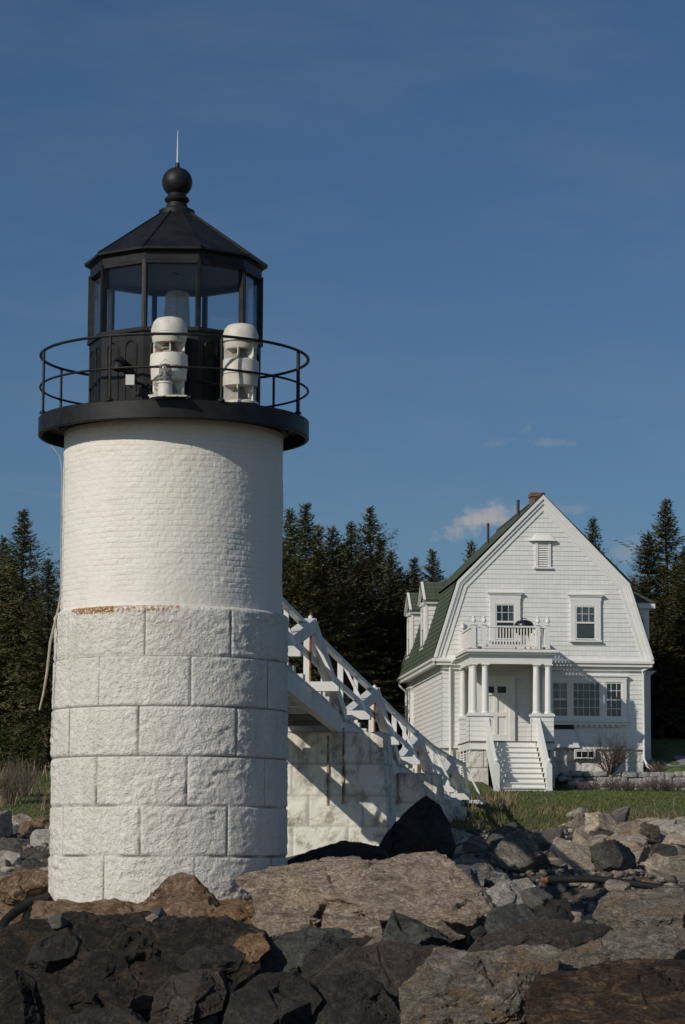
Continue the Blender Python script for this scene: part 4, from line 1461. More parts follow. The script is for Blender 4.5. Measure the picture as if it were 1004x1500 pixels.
PD = 3.1            # porch depth
HZ += .04
FZ = 4.02           # porch floor
px0, px1 = .59, 3.60
m = MB()
m.box(px0 - .02, px1 + .02, -PD - .06, 0, FZ - .05, FZ)
hp('porch_floor', m, 'old_wood')
m = MB()
m.box(px0, px1, -PD - .02, -PD + .04, FZ - .3, FZ - .05); m.box(px0, px0 + .06, -PD + .04, 0, FZ - .3, FZ - .05); m.box(px1 - .06, px1, -PD + .04, 0, FZ - .3, FZ - .05)
hp('porch_skirt', m, 'white_trim')
# entablature and roof of the porch
m = MB()
cbm = 6.76
for (xa, xb, ya, yb) in ((px0 + .05, px1 - .05, -PD + .0, -PD + .24), (px0 + .05, px0 + .29, -PD + .24, 0), (px1 - .29, px1 - .05, -PD + .24, 0)):
    m.box(xa, xb, ya, yb, cbm, 7.04)
m.box(px0 + .0, px1 - .0, -PD - .05, -.0, 7.04, 7.10)
m.box(px0 - .10, px1 + .10, -PD - .15, -.0, 7.10, 7.17)
m.box(px0 - .17, px1 + .17, -PD - .22, -.0, 7.17, 7.245)
m.box(px0 - .13, px1 + .13, -PD - .18, -.0, 7.245, 7.27)
m.box(px0 + .29, px1 - .29, -PD + .24, 0, 6.98, 7.03)
hp('porch_roof', m, 'white_trim')
m = MB(); m.box(px0 - .11, px1 + .11, -PD - .16, -.04, 7.271, 7.29)
hp('balcony_floor', m, 'vent_brown')
def column(x, y):
    m = MB()
    m.box(x - .155, x + .155, y - .155, y + .155, 4.985, 5.02)
    m.lathe([(.148, 5.02), (.152, 5.045), (.14, 5.07), (.126, 5.085), (.126, 5.5), (.118, 6.2), (.108, 6.6), (.106, 6.63), (.12, 6.64), (.12, 6.655), (.108, 6.665), (.124, 6.70), (.135, 6.72)], 28, (x, y, 0))
    m.box(x - .145, x + .145, y - .145, y + .145, 6.72, 6.76)
    hp('column', m, 'white_trim', 40)
for x, y in ((.74, -PD + .12), (1.16, -PD + .12), (.74, -PD + .55), (.74, -.16), (3.00, -PD + .12), (3.43, -PD + .12), (3.43, -PD + .55), (3.43, -.16)):
    column(x, y)
for (xa, xb) in ((px0, 1.34), (2.80, px1)):
    m = MB()
    siding(m, c_(xa), c_(xb), FZ, 4.90, -PD - .02, .016)
    sl = px0 if xa == px0 else px1
    sg = -1 if xa == px0 else 1
    for xx, fl, ya, yb in ((xa, -1, -PD, -PD + .8 if sg < 0 else -PD + .26), (xb, 1, -PD, -PD + .26 if sg < 0 else -PD + .8)):
        siding(m, c_(ya), c_(yb), FZ, 4.90, xx, .016, 'y', fl)
    m.box(xa + .02, xb - .02, -PD, -PD + .26, FZ, 4.9)
    xs_, xe = (xa + .02, xa + .26) if sg < 0 else (xb - .26, xb - .02)
    m.box(xs_, xe, -PD + .26, -PD + .8, FZ, 4.899)
    PDS = hp('pedestal', m, 'white_siding', fix=False)
    m = MB(); m.box(xa - .04, xb + .04, -PD - .07, -PD + .3, 4.9, 4.985); m.box(xs_ - .05, xe + .05, -PD + .3, -PD + .84, 4.9, 4.985)
    hp('coping', m, 'white_trim', parent=PDS)
for x in (.74, 3.43):
    m = MB(); m.box(x - .14, x + .14, -.32, -.02, FZ, 4.9); m.box(x - .17, x + .17, -.35, -.02, 4.9, 4.985)
    siding(m, c_(x - .14), c_(x + .14), FZ, 4.9, -.325, .014)
    hp('wall_pedestal', m, 'white_siding', fix=False)
# front door
m = MB()
dx0, dx1, dz0, dz1 = 1.47, 2.47, FZ + .14, 6.24
m.box(dx0 - .2, dx0, -.12, 0, FZ, dz1 + .2); m.box(dx1, dx1 + .2, -.12, 0, FZ, dz1 + .2); m.box(dx0, dx1, -.119, 0, dz1, dz1 + .2); m.box(dx0 - .24, dx1 + .24, -.17, 0, dz1 + .2, dz1 + .27)
m.box(dx0 - .02, dx1 + .02, -.16, 0, FZ, FZ + .08)
DF = hp('door_frame', m, 'white_trim')
m = MB()
m.box(dx0, dx1, -.03, -.024, dz0, dz1)
def stile(a, b, c, d): m.box(a, b, -.075, -.03, c, d)
stile(dx0, dx0 + .12, dz0, dz1); stile(dx1 - .12, dx1, dz0, dz1); stile(dx0 + .44, dx0 + .56, dz0, dz1)
for (a, b) in ((dz0, dz0 + .22), (dz0 + .88, dz0 + 1.04), (dz0 + 1.66, dz0 + 1.74), (dz1 - .1, dz1)):
    stile(dx0 + .12, dx0 + .44, a, b); stile(dx0 + .56, dx1 - .12, a, b)
DR = hp('door', m, 'white_trim')
m = MB()
zt0, zt1 = dz0 + 1.74, dz1 - .1
m.box(dx0 + .12, dx0 + .44, -.05, -.031, zt0, zt1); m.box(dx0 + .56, dx1 - .12, -.05, -.031, zt0, zt1)
hp('pane', m, 'grill_black', parent=DR)
m = MB(); m.sphere((dx0 + .06, -.08, dz0 + .95), .03, 8); m.tube([(dx0 + .06, -.045, dz0 + .95), (dx0 + .06, -.08, dz0 + .95)], .012, 6)
hp('handle', m, 'rod_metal', 40, parent=DR)
# stairs
m = MB()
nst = 10; zb = 2.14; rise = (FZ - zb) / nst; run = .25
sx0, sx1 = 1.27, 2.96
for k in range(nst):
    z1 = FZ - k * rise; y0 = -PD - .06 - k * run
    if k: m.box(sx0, sx1, y0 - .05, y0 + run - .002, z1 - .035, z1)
    m.box(sx0 + .02, sx1 - .02, y0 + .005, y0 + .025, z1 - rise, z1 - .035 if k else z1 - .05)
hp('staircase', m, 'white_trim')
yb = -PD - .06 - (nst - 1) * run
for x, s in ((1.20, -1), (3.03, 1)):
    m = MB()
    def rail(z_a, z_b, w, dy=0):
        A, Bp = (x, -PD - .02, z_a), (x, yb + .05, z_b)
        m.bar(A, Bp, w, .09)
    rail(4.82, 3.05, .13); rail(3.98, 2.2, .06); rail(3.76, 2.02, .06)
    n = 13
    for k in range(n):
        t = (k + .5) / n
        y = -PD - .02 + (yb + .07 + PD) * t
        zt_, zb_ = 4.82 - 1.77 * t, 3.72 - 1.72 * t
        hw_ = .052 if s < 0 else .0875
        m.box(x - .025, x + .025, y - hw_, y + hw_, max(zb_, 2.05), zt_)
    hp('stair_balustrade', m, 'white_trim')
    m = MB()
    xn, yn = x + .0, yb - .06
    m.box(xn - .105, xn + .105, yn - .105, yn + .105, 1.95, 2.3); m.box(xn - .095, xn + .095, yn - .095, yn + .095, 2.3, 3.05)
    pr = [(xn - .095, 3.05), (xn + .095, 3.05)] + [(xn + .095 * math.cos(PI * k / 8), 3.05 + .14 * math.sin(PI * k / 8)) for k in range(1, 8)]
    m.prism(pr, yn - .095, yn + .095)
    m.sphere((xn, yn, 3.26), .085, 8)
    hp('newel_post', m, 'white_trim', 40)
# balcony rail
BRZ0, BRZ1 = 7.33, 8.12
posts = [(.74, -PD + .04), (1.11, -PD + .04), (3.05, -PD + .04), (3.40, -PD + .04), (.74, -.12), (3.40, -.12)]
m = MB()
for (a, b) in (((.74, -PD + .04), (3.40, -PD + .04)), ((.74, -PD + .04), (.74, -.12)), ((3.40, -PD + .04), (3.40, -.12))):
    A, B = Vector((*a, 0)), Vector((*b, 0))
    for z, w, h in ((BRZ1 - .03, .11, .06), (BRZ0 + .08, .07, .07)):
        m.bar(A + Vector((0, 0, z)), B + Vector((0, 0, z)), w, h)
    d = (B - A); n = int(d.length / .105)
    for k in range(1, n):
        q = A + d * k / n
        m.bar(q + Vector((0, 0, BRZ0 + .08)), q + Vector((0, 0, BRZ1 - .03)), .045, .045, d)
BR = hp('balcony_rail', m, 'white_trim')
for x, y in posts:
    m = MB()
    m.box(x - .075, x + .075, y - .075, y + .075, 7.29, BRZ1 + .02); m.box(x - .1, x + .1, y - .1, y + .1, BRZ1 + .02, BRZ1 + .055)
    m.lathe([(.001, BRZ1 + .055), (.04, BRZ1 + .06), (.035, BRZ1 + .1), (.075, BRZ1 + .13), (.085, BRZ1 + .2), (.06, BRZ1 + .26), (.035, BRZ1 + .275), (.055, BRZ1 + .30), (.05, BRZ1 + .34), (.001, BRZ1 + .36)], 16, (x, y, 0))
    hp('post', m, 'white_trim', 40, parent=BR)
# under-porch pier, lattice
V, Fc, J, S = block_face(None, .62, 1.45, .6, .02, 2, 77, .8)
me = np_mesh('porch_pier', V, Fc, 'whitewashed_granite', True, {'joint': J, 'lichen': S * 0})
link('porch_pier', me, HS, (.93, -PD + .35, 2.35 - HZ))
me2 = link('porch_pier', me, HS, (3.3, -PD + .35, 2.35 - HZ))
m = MB()
for k in range(12):
    z = 2.6 + k * .09
    m.box(px0 + .02, px0 + .05, -PD + .75, -.6, z, z + .05)
for y in (-PD + .75, -1.4, -.6): m.box(px0 - .01, px0 + .02, y, y + .08, 2.5, 3.72)
hp('lattice', m, 'white_trim')
m = MB(); m.box(px0 + .1, px1 - .1, -PD + .7, -.05, 2.3, 3.7)
hp('porch_shade_block', m, 'shade_black')  # near-black solid standing in for the shade below the porch
HZ -= .04
# downspouts
def spout(pts, mat='white_trim', r=.045):
    m = MB(); m.tube(pts, r, 10)
    hp('downspout', m, mat, 50)
spout([(px0 - .1, -.35, 7.12), (px0 - .22, -.3, 7.02), (.28, -.12, 6.86), (.28, -.1, 6.7), (.28, -.1, 3.4), (.32, -.16, 3.3)])
spout([(CX - LWH - .1, L + .1, 6.98), (CX - LWH - .1, L + .1, 6.8), (-.22, L - .1, 6.65), (-.09, L - .2, 6.5), (-.09, L - .2, 4.0)])
spout([(W + .3, -.1, 6.92), (W - .1, -.12, 6.72), (W - .05, -.1, 6.6), (W - .05, -.1, 3.5), (W + .05, -.3, 3.2), (W + .3, -.75, 2.95)])
m = MB(); m.tube([(W + .03, -.2, 3.28), (W + .32, -.78, 2.94)], .065, 10)
hp('drain_shoe', m, 'concrete', 40)

# dormers on the left slope
def dormer(d0, d1, zt=9.58, ap=10.36):
    fx = -.03; zb = 7.86
    sl = lambda z: CX - (LWH + .1 + (KNH - LWH - .08) * (z - LZ) / (KZ - LZ))     # x of the roof surface
    D = None
    for d, fl in ((d0, -1), (d1, 1)):
        m = MB()
        z = zb
        while z < zt - 1e-6:
            z1 = min(z + STEP, zt)
            xb0, xb1 = sl(z) + .1, sl(z1) + .1
            y = d
            m.add([(fx, y + fl * .02, z), (max(xb0, fx + .01), y + fl * .02, z), (max(xb1, fx + .01), y, z1), (fx, y, z1), (fx, y - fl * .02, z), (max(xb0, fx + .01), y - fl * .02, z)],
                  [(0, 1, 2, 3), (4, 5, 1, 0)], [[(0, z), (xb0 - fx, z), (xb1 - fx, z1), (0, z1)], [(0, z)] * 4])
            z = z1
        if D is None: D = hp('dormer', m, 'shingle_siding', fix=False)
        else: hp('cheek_wall', m, 'shingle_siding', fix=False, parent=D)
    m = MB()
    dm = (d0 + d1) / 2
    m.add([(fx, d0, zb - .12), (fx, d1, zb - .12), (fx, d1, zt), (fx, dm, ap - .08), (fx, d0, zt)], [(0, 1, 2, 3, 4)])
    m.box(fx - .05, fx + .02, d0 - .03, d0 + .16, zb - .12, zt); m.box(fx - .05, fx + .02, d1 - .16, d1 + .03, zb - .12, zt)
    m.box(fx - .08, fx + .02, d0 - .05, d1 + .05, zb - .2, zb - .1)
    m.box(fx - .1, fx + 1.0, d0 - .12, d0 + .02, zt - .06, zt + .06); m.box(fx - .1, fx + 1.0, d1 - .02, d1 + .12, zt - .06, zt + .06)
    m.box(fx - .1, fx + .02, d0 + .02, d1 - .02, zt - .06, zt + .06)
    for s, e in ((d0 - .17, 1), (d1 + .17, -1)):
        m.bar((fx - .12, s, zt + .03), (fx - .12, dm, ap + .02), .1, .14, (0, -e * .5, 1))
    hp('dormer_face', m, 'white_trim', parent=D)
    m = MB()
    xe = CX - KNH * (PKZ - ap) / (PKZ - KZ) + .25
    for s in (-1, 1):
        e0 = d0 - .2 if s < 0 else d1 + .2
        n = 5
        for k in range(n):
            t0, t1 = k / n, min(1, (k + 1.1) / n)
            ya, za = e0 + (dm - e0) * t0, zt + .07 + (ap + .08 - zt - .07) * t0
            yb_, zb_ = e0 + (dm - e0) * t1, zt + .07 + (ap + .08 - zt - .07) * t1
            o = (k % 2) * .18
            m.add([(fx - .2, ya, za + .02), (xe, ya, za + .02), (xe, yb_, zb_), (fx - .2, yb_, zb_), (fx - .2, ya, za), (xe, ya, za)], [(0, 1, 2, 3), (4, 5, 1, 0)],
                  [[(o, k * .2 + .01), (xe - fx + .2 + o, k * .2 + .01), (xe - fx + .2 + o, k * .2 + .2), (o, k * .2 + .2)], [(0, k * .2)] * 4])
    m.add([(fx - .2, d0 - .2, zt + .06), (xe, d0 - .2, zt + .06), (xe, dm, ap + .05), (fx - .2, dm, ap + .05), (fx - .2, d1 + .2, zt + .06), (xe, d1 + .2, zt + .06)], [(0, 1, 2, 3), (3, 2, 5, 4)])
    hp('dormer_roof', m, 'green_shingles', fix=False, parent=D)
    w = window(HS, .72, 1.45, (fx - .01, dm, zb + .02 - HZ), (0, 0, -PI / 2), cols=2, rows=2, cas=.1, cap=False)
dormer(4.4, 5.9); dormer(9.1, 10.6, 9.6, 10.38)

# wing on the right side
m = MB()
wx = 8.55
siding(m, c_(W - .2), c_(wx), 3.7, 6.85, 4.0); siding(m, c_(W - .6), c_(wx - .03), 7.1, 9.45, 4.0)
siding(m, c_(4.0), c_(9.0), 3.7, 6.85, wx, axis='y'); siding(m, c_(4.0), c_(9.0), 7.1, 9.45, wx - .03, axis='y')
m.box(W - .4, wx - .02, 4.01, 8.99, 3.2, 9.45)
WG = hp('side_wing', m, 'shingle_siding', fix=False)
m = MB()
m.box(W - .5, wx + .18, 3.84, 9.16, 9.40, 9.62)
hp('wing_cornice', m, 'white_trim', parent=WG)
m = MB()
m.box(W - .2, wx + .02, 3.98, 9.02, 3.6, 3.75)
hp('water_table', m, 'white_trim', parent=WG)
m = MB()
m.hexa([(W - .2, 3.97, 6.85), (wx + .03, 3.97, 6.85), (wx + .03, 9.03, 6.85), (W - .2, 9.03, 6.85), (W - .2, 3.82, 7.0), (wx + .2, 3.82, 7.0), (wx + .2, 9.2, 7.0), (W - .2, 9.2, 7.0)])
hp('wing_cornice', m, 'white_trim', parent=WG)
m = MB()
def hipface(a, b, c, d, n=9):
    a, b, c, d = map(Vector, (a, b, c, d))
    for k in range(n):
        t0, t1 = k / n, (k + 1) / n
        p, q = a.lerp(d, t0), b.lerp(c, t0); r_, s_ = b.lerp(c, t1), a.lerp(d, t1)
        up = Vector((0, 0, .02))
        l = (b - a).length
        m.add([p + up, q + up, r_, s_, p, q], [(0, 1, 2, 3), (4, 5, 1, 0)], [[(0, k * .2), (l, k * .2), (l, k * .2 + .2), (0, k * .2 + .2)], [(0, 0)] * 4])
e = wx + .22
hipface((W - .9, 3.8, 9.62), (e, 3.8, 9.62), (6.6, 5.6, 11.0), (6.2, 5.6, 11.0)); hipface((e, 3.8, 9.62), (e, 9.2, 9.62), (6.6, 7.4, 11.0), (6.6, 5.6, 11.0)); hipface((e, 9.2, 9.62), (W - .9, 9.2, 9.62), (6.2, 7.4, 11.0), (6.6, 7.4, 11.0))
hipface((W - .2, 3.8, 7.0), (wx + .2, 3.8, 7.0), (wx, 4.0, 7.14), (W - .2, 4.0, 7.14), 1); hipface((wx + .2, 3.8, 7.0), (wx + .2, 9.2, 7.0), (wx, 9, 7.14), (wx, 4, 7.14), 1)
hp('wing_roof', m, 'green_shingles', fix=False, parent=WG)
window(HS, .55, 1.3, (8.05, 3.98, 7.75 - HZ), cols=2, rows=2, cas=.09, cap=False)

# barbecue on the balcony
BQp = H0 + HX * 2.66 + HY * (-PD + .75) + Vector((0, 0, 7.25))
BQ = thing('barbecue', 'black lidded barbecue behind the balcony rail', 'barbecue', BQp, HA)
m = MB(); m.lathe([(.001, .55), (.2, .57), (.33, .68), (.36, .8), (.36, .83), (.001, .83)], 28)
part('bowl', m, 'grill_black', BQ, smooth=40)
m = MB(); m.lathe([(.36, .835), (.37, .86), (.345, .97), (.26, 1.06), (.13, 1.105), (.001, 1.11)], 28)
m.tube([(-.08, -.1, 1.09), (-.08, -.1, 1.15), (.08, -.1, 1.15), (.08, -.1, 1.09)], .014, 6)
part('lid', m, 'grill_black', BQ, smooth=40)
m = MB(); m.box(.3, .66, -.2, .2, .80, .84)
part('side_shelf', m, 'vent_brown', BQ)
for a in (.5, 2.6, 4.7):
    m = MB(); m.tube([(.2 * math.cos(a), .2 * math.sin(a), .6), (.34 * math.cos(a), .34 * math.sin(a), 0)], .018, 6)
    part('leg', m, 'grill_black', BQ)

# shed behind, at the left
sp = P(588, 1090, 118)
SH = thing('outbuilding', 'small white outbuilding with grey roof behind the house', 'shed', (sp.x - .8, 118, gz(sp.x, 118)), HA)
zr = lambda y, Y=118: P(588, y, Y).z - SH.location.z
m = MB(); siding(m, c_(-2.2), c_(2.2), -.6, zr(1036), 0); siding(m, c_(0), c_(4), -.6, zr(1036), -2.2, axis='y', flip=-1); siding(m, c_(0), c_(4), -.6, zr(1036), 2.2, axis='y')
m.prism([(-2.18, zr(1036)), (2.18, zr(1036)), (0, zr(1036) + 1.3)], 0.01, 4)
part('wall', m, 'white_siding', SH, fix=False)
m = MB()
for s in (-1, 1):
    m.hexa([(s * 2.55, -.3, zr(1038) - .1), (0, -.3, zr(1038) + 1.38), (0, 4.3, zr(1038) + 1.38), (s * 2.55, 4.3, zr(1038) - .1)] + [(s * 2.55, -.3, zr(1038)), (0, -.3, zr(1038) + 1.5), (0, 4.3, zr(1038) + 1.5), (s * 2.55, 4.3, zr(1038))])
part('roof', m, 'grey_roof', SH)

# dry stone garden wall in two tiers (lies along the front of the flower bed)
WB = H0 + HX * 4.1 + HY * (-1.85) + Vector((0, 0, 2.35))
SW = thing('stone_wall', 'low dry stone garden wall in two tiers in front of the flower bed', 'wall', WB, HA)
def drystone(mb, x0, x1, y, z0, z1, rows, seed):
    r = random.Random(seed)
    h = (z1 - z0) / rows
    for k in range(rows):
        x = x0 - r.random() * .2
        while x < x1:
            w = r.uniform(.22, .6)
            a = ico(3)
            V = a[0].copy()
            V = np.sign(V) * np.abs(V) ** .5
            nse = 1 + .16 * fbm(V * 1.7, 3, seed + int(x * 91) + k)
            V = V * nse[:, None] * np.array([w * .52, .2, h * .54]) + np.array([x + w / 2, y + r.uniform(-.04, .04), z0 + h * (k + .5) + r.uniform(-.02, .02)])
            mb.add(V.tolist(), a[1].tolist())
            x += w
m = MB(); drystone(m, 0, 9.5, .1, .22, .62, 2, 5)
part('upper_tier', m, 'wall_stone', SW, smooth=40, fix=False)
m = MB(); drystone(m, .15, 9.5, -.6, -.15, .26, 2, 8)
part('lower_tier', m, 'wall_stone', SW, smooth=40, fix=False)

# ------------------------------------------------------------------ the named rocks of the shore
ROCKS = [
 # outline, Y, thickness, material, label, facets, famp, rough, shear, sub
 ([(0,1352),(20,1330),(60,1319),(130,1321),(200,1320),(300,1319),(400,1324),(425,1340),(405,1385),(200,1395),(20,1385)], 33.25, 1.0, 'brown_gneiss', 'long brown bedrock ledge that the lighthouse stands on', 26, .08, .05, .3, 6),
 ([(165,1366),(180,1345),(200,1332),(225,1302),(245,1286),(265,1281),(285,1289),(300,1303),(318,1322),(332,1342),(355,1362),(350,1382),(300,1392),(230,1392),(175,1388)], 32.5, .55, 'brown_gneiss', 'pointed brown boulder leaning in front of the lighthouse base', 16, .07, .05, .5, 6),
 ([(305,1342),(325,1326),(350,1330),(370,1345),(374,1368),(345,1382),(312,1376)], 32.1, .3, 'orange_rock', 'small orange brown lump beside the pointed boulder', 10, .08, .08, .3, 5),
 ([(343,1291),(365,1281),(400,1275),(450,1268),(480,1258),(510,1256),(540,1262),(590,1257),(640,1256),(664,1267),(690,1288),(715,1310),(732,1335),(715,1356),(640,1376),(590,1372),(540,1390),(470,1384),(405,1378),(385,1358),(374,1332),(370,1312),(358,1302)], 32.6, 1.5, 'tan_gneiss', 'largest tan slab of banded rock right of the lighthouse base', 24, .05, .05, .9, 7),
 ([(370,1350),(385,1335),(420,1330),(450,1340),(462,1360),(440,1385),(395,1388)], 31.2, .4, 'tan_gneiss', 'rounded tan boulder under the left end of the largest slab', 10, .08, .06, .4, 5),
 ([(466,1362),(490,1345),(530,1342),(556,1350),(565,1375),(535,1396),(480,1392)], 31.0, .4, 'tan_gneiss', 'tan block with a flat top under the middle of the largest slab', 10, .08, .05, .4, 5),
 ([(640,1352),(670,1335),(705,1334),(716,1350),(700,1372),(655,1380)], 31.2, .4, 'grey_gneiss', 'grey tan block at the right foot of the largest slab', 9, .09, .05, .4, 5),
 ([(553,1402),(564,1372),(577,1336),(600,1343),(626,1360),(660,1378),(682,1402),(620,1416)], 30.2, .5, 'green_grey', 'greenish grey wedge with a sharp peak below the largest slab', 9, .12, .03, .3, 6),
 ([(383,1432),(386,1402),(410,1372),(450,1361),(500,1364),(517,1372),(482,1386),(458,1416),(430,1446)], 28.8, .5, 'green_grey', 'grey angular slab with a sunlit flat top left of the dark dome', 8, .10, .03, .6, 6),
 ([(430,1450),(452,1405),(498,1378),(545,1376),(520,1395),(475,1450),(455,1486)], 28.3, .5, 'dark_basalt', 'dark curved slab split from the dark dome', 8, .08, .03, .4, 6),
 ([(425,1510),(430,1474),(468,1424),(508,1390),(560,1380),(640,1388),(690,1402),(702,1440),(660,1500),(600,1560),(480,1560)], 27.6, 1.1, 'brown_basalt', 'big dark rounded dome of rock at the bottom centre', 12, .05, .03, .55, 7),
 ([(325,1505),(343,1456),(380,1431),(430,1424),(460,1444),(472,1465),(445,1515),(390,1545),(335,1540)], 26.4, .7, 'dark_basalt', 'dark smooth rounded rock left of the big dome', 10, .06, .03, .5, 6),
 ([(218,1505),(230,1456),(250,1431),(290,1420),(321,1423),(334,1450),(330,1478),(292,1494),(262,1520)], 26.8, .45, 'brown_basalt', 'dark brown angular block in the black ledge', 9, .10, .04, .45, 6),
 ([(586,1452),(608,1431),(640,1394),(660,1392),(700,1401),(760,1389),(800,1386),(822,1397),(815,1424),(785,1455),(770,1510),(745,1550),(610,1550),(590,1500)], 26.2, .8, 'grey_gneiss', 'grey tan wedge of veined rock at the bottom, with a ragged left edge', 20, .06, .05, .6, 7),
 ([(785,1438),(808,1408),(858,1386),(900,1371),(960,1358),(1010,1361),(1045,1390),(1040,1425),(960,1440),(860,1446),(810,1454)], 27.2, .9, 'grey_gneiss', 'light tan ridge of rock sloping up to the right', 18, .06, .05, .7, 7),
 ([(772,1460),(783,1432),(830,1426),(870,1416),(930,1411),(1010,1405),(1050,1450),(1050,1550),(800,1550),(776,1500)], 25.4, .9, 'dark_brown_band', 'dark rust brown banded rock in the bottom right corner', 22, .07, .06, .5, 7),
 ([(675,1405),(698,1377),(760,1356),(830,1346),(890,1364),(905,1382),(850,1400),(760,1412)], 29.0, .8, 'brown_basalt', 'low flat dark brown rock behind the grey tan wedge', 12, .06, .03, .7, 6),
 ([(710,1356),(715,1336),(740,1327),(772,1327),(792,1345),(792,1366),(750,1375),(713,1370)], 30.2, .38, 'green_grey', 'blocky slate grey boulder above the low flat dark rock', 8, .10, .03, .4, 5),
 ([(760,1370),(779,1351),(801,1341),(816,1350),(832,1370),(800,1380)], 29.9, .3, 'green_grey', 'small slate grey pyramid next to the blocky slate boulder', 6, .10, .03, .3, 5),
 ([(688,1334),(714,1305),(740,1291),(776,1287),(788,1305),(787,1332),(760,1348),(708,1344)], 32.6, .5, 'rubble_pale', 'pale triangular boulder with a flat sloping face', 9, .06, .05, .7, 6),
 ([(783,1330),(800,1317),(830,1316),(843,1345),(822,1360),(790,1350)], 31.4, .4, 'dark_basalt', 'dark grey wedge right of the pale triangular boulder', 8, .1, .03, .4, 5),
 ([(868,1342),(880,1320),(905,1304),(950,1306),(1000,1300),(1025,1330),(1020,1366),(940,1372),(888,1366)], 31.2, .7, 'grey_gneiss', 'wide grey boulder with swirling bands at the right edge', 16, .07, .06, .7, 6),
 ([(826,1304),(845,1275),(880,1264),(930,1267),(957,1285),(962,1308),(900,1322),(848,1318)], 46.5, .8, 'rubble_grey', 'smooth grey boulder behind the black pipe', 10, .05, .04, .8, 6),
 ([(540,1262),(556,1236),(578,1206),(605,1180),(625,1166),(645,1180),(660,1210),(667,1238),(658,1272),(600,1284)], 39.3, .6, 'dark_basalt', 'tall dark boulder in the tower shadow in front of the bridge pier', 7, .05, .025, .25, 6),
 ([(408,1266),(440,1252),(475,1240),(500,1233),(530,1236),(562,1243),(575,1272),(420,1284)], 37.6, .7, 'dark_basalt', 'low dark rock in shadow behind the largest slab', 9, .06, .03, .3, 6),
 ([(655,1276),(668,1266),(692,1268),(712,1282),(708,1305),(672,1308)], 35.6, .35, 'veined_rock', 'grey stone with white veins above the right end of the largest slab', 8, .08, .04, .4, 5),
 ([(688,1272),(700,1263),(718,1266),(734,1284),(722,1300),(698,1298)], 36.2, .3, 'rubble_dark', 'round dark stone between two white veined stones', 6, .06, .03, .4, 5),
 ([(715,1300),(722,1278),(742,1280),(752,1296),(736,1308)], 35.8, .25, 'veined_rock', 'small stone with white veins left of the pale boulder', 6, .08, .04, .4, 5),
 ([(-15,1300),(5,1284),(35,1274),(72,1279),(86,1300),(78,1325),(30,1334),(-10,1334)], 35.6, .6, 'brown_gneiss', 'cracked brown rock left of the lighthouse foot', 14, .09, .06, .5, 6),
 ([(20,1230),(30,1205),(60,1198),(80,1210),(86,1235),(50,1244)], 60, .6, 'brown_gneiss', 'broken brown rock pile left of the tower below the grass bank', 12, .12, .05, .4, 5),
 ([(28,1282),(34,1262),(50,1256),(66,1266),(74,1282),(50,1290)], 42, .35, 'green_grey', 'slate grey stone left of the tower above the cracked brown rock', 7, .08, .03, .4, 5),
 ([(-30,1400),(0,1366),(30,1352),(100,1346),(200,1351),(330,1354),(388,1368),(402,1402),(352,1440),(332,1540),(180,1580),(-40,1580)], 29.2, 1.6, 'black_ledge', 'broad black ledge of fractured rock in the lower left', 150, .085, .05, .75, 7),
 ([(95,1452),(118,1412),(150,1396),(182,1404),(200,1440),(196,1478),(150,1494),(110,1486)], 26.9, .45, 'black_ledge', 'black angular block with a grey face in the lower left ledge', 9, .12, .04, .4, 6),
 ([(-25,1520),(-10,1440),(25,1420),(50,1440),(62,1490),(70,1545)], 25.8, .5, 'black_ledge', 'black block in the bottom left corner', 8, .10, .03, .5, 6),
 ([(40,1410),(60,1372),(95,1362),(118,1378),(112,1406),(75,1424)], 27.4, .4, 'dark_basalt', 'upright dark slate slab at the upper edge of the black ledge', 8, .12, .03, .3, 5),
 ([(70,1540),(85,1492),(130,1478),(190,1484),(228,1512),(220,1560)], 25.2, .5, 'dark_basalt', 'dark slab cut by the lower edge of the picture', 8, .08, .03, .6, 6),
 ([(255,1412),(285,1388),(330,1384),(362,1398),(350,1422),(300,1430)], 27.6, .4, 'dark_basalt', 'dark stone on the black ledge right above the brown block', 8, .10, .04, .4, 5),
 ([(330,1400),(352,1372),(386,1368),(398,1390),(376,1412)], 28.6, .3, 'orange_rock', 'tan brown chunk at the right end of the black ledge', 8, .10, .05, .4, 5),
 ([(150,1400),(170,1368),(200,1362),(226,1376),(222,1400),(185,1412)], 27.8, .35, 'black_ledge', 'blackish stone with tan spots in the middle of the ledge', 9, .12, .05, .4, 5),
 ([(845,1405),(880,1388),(905,1372),(900,1360),(860,1352),(830,1362)], 28.6, .4, 'dark_basalt', 'dark stone between the flat rock and the tan ridge', 7, .08, .04, .4, 5),
 ([(630,1330),(652,1312),(690,1318),(712,1336),(690,1352),(645,1350)], 31.0, .4, 'tan_gneiss', 'tan shard fallen against the right side of the largest slab', 8, .1, .05, .4, 5),
 ([(440,1440),(520,1425),(560,1445),(600,1500),(520,1540),(440,1520)], 26.6, .4, 'dark_basalt', 'smooth dark hump at the bottom, in front of the big dome', 6, .04, .03, .5, 6),
]
for i, (ol, Y, th, mat, lab, nf, fa, ro, sh, sub) in enumerate(ROCKS):
    nm = 'rock_ledge' if 'ledge' in lab.split(' that')[0] and th > 1.5 else 'boulder'
    if Y < 30 and sub == 6: sub = 7
    outline_rock(nm, ol, Y, th, mat, lab, 300 + i * 13, nf, fa, ro, sub, sh, .03, .012 if 'basalt' in mat or 'green' in mat else .055 if nf > 12 else .035, 3 if 'dome' in lab.split(' of ')[0] or 'hump' in lab else 14 if nf > 100 else 8)

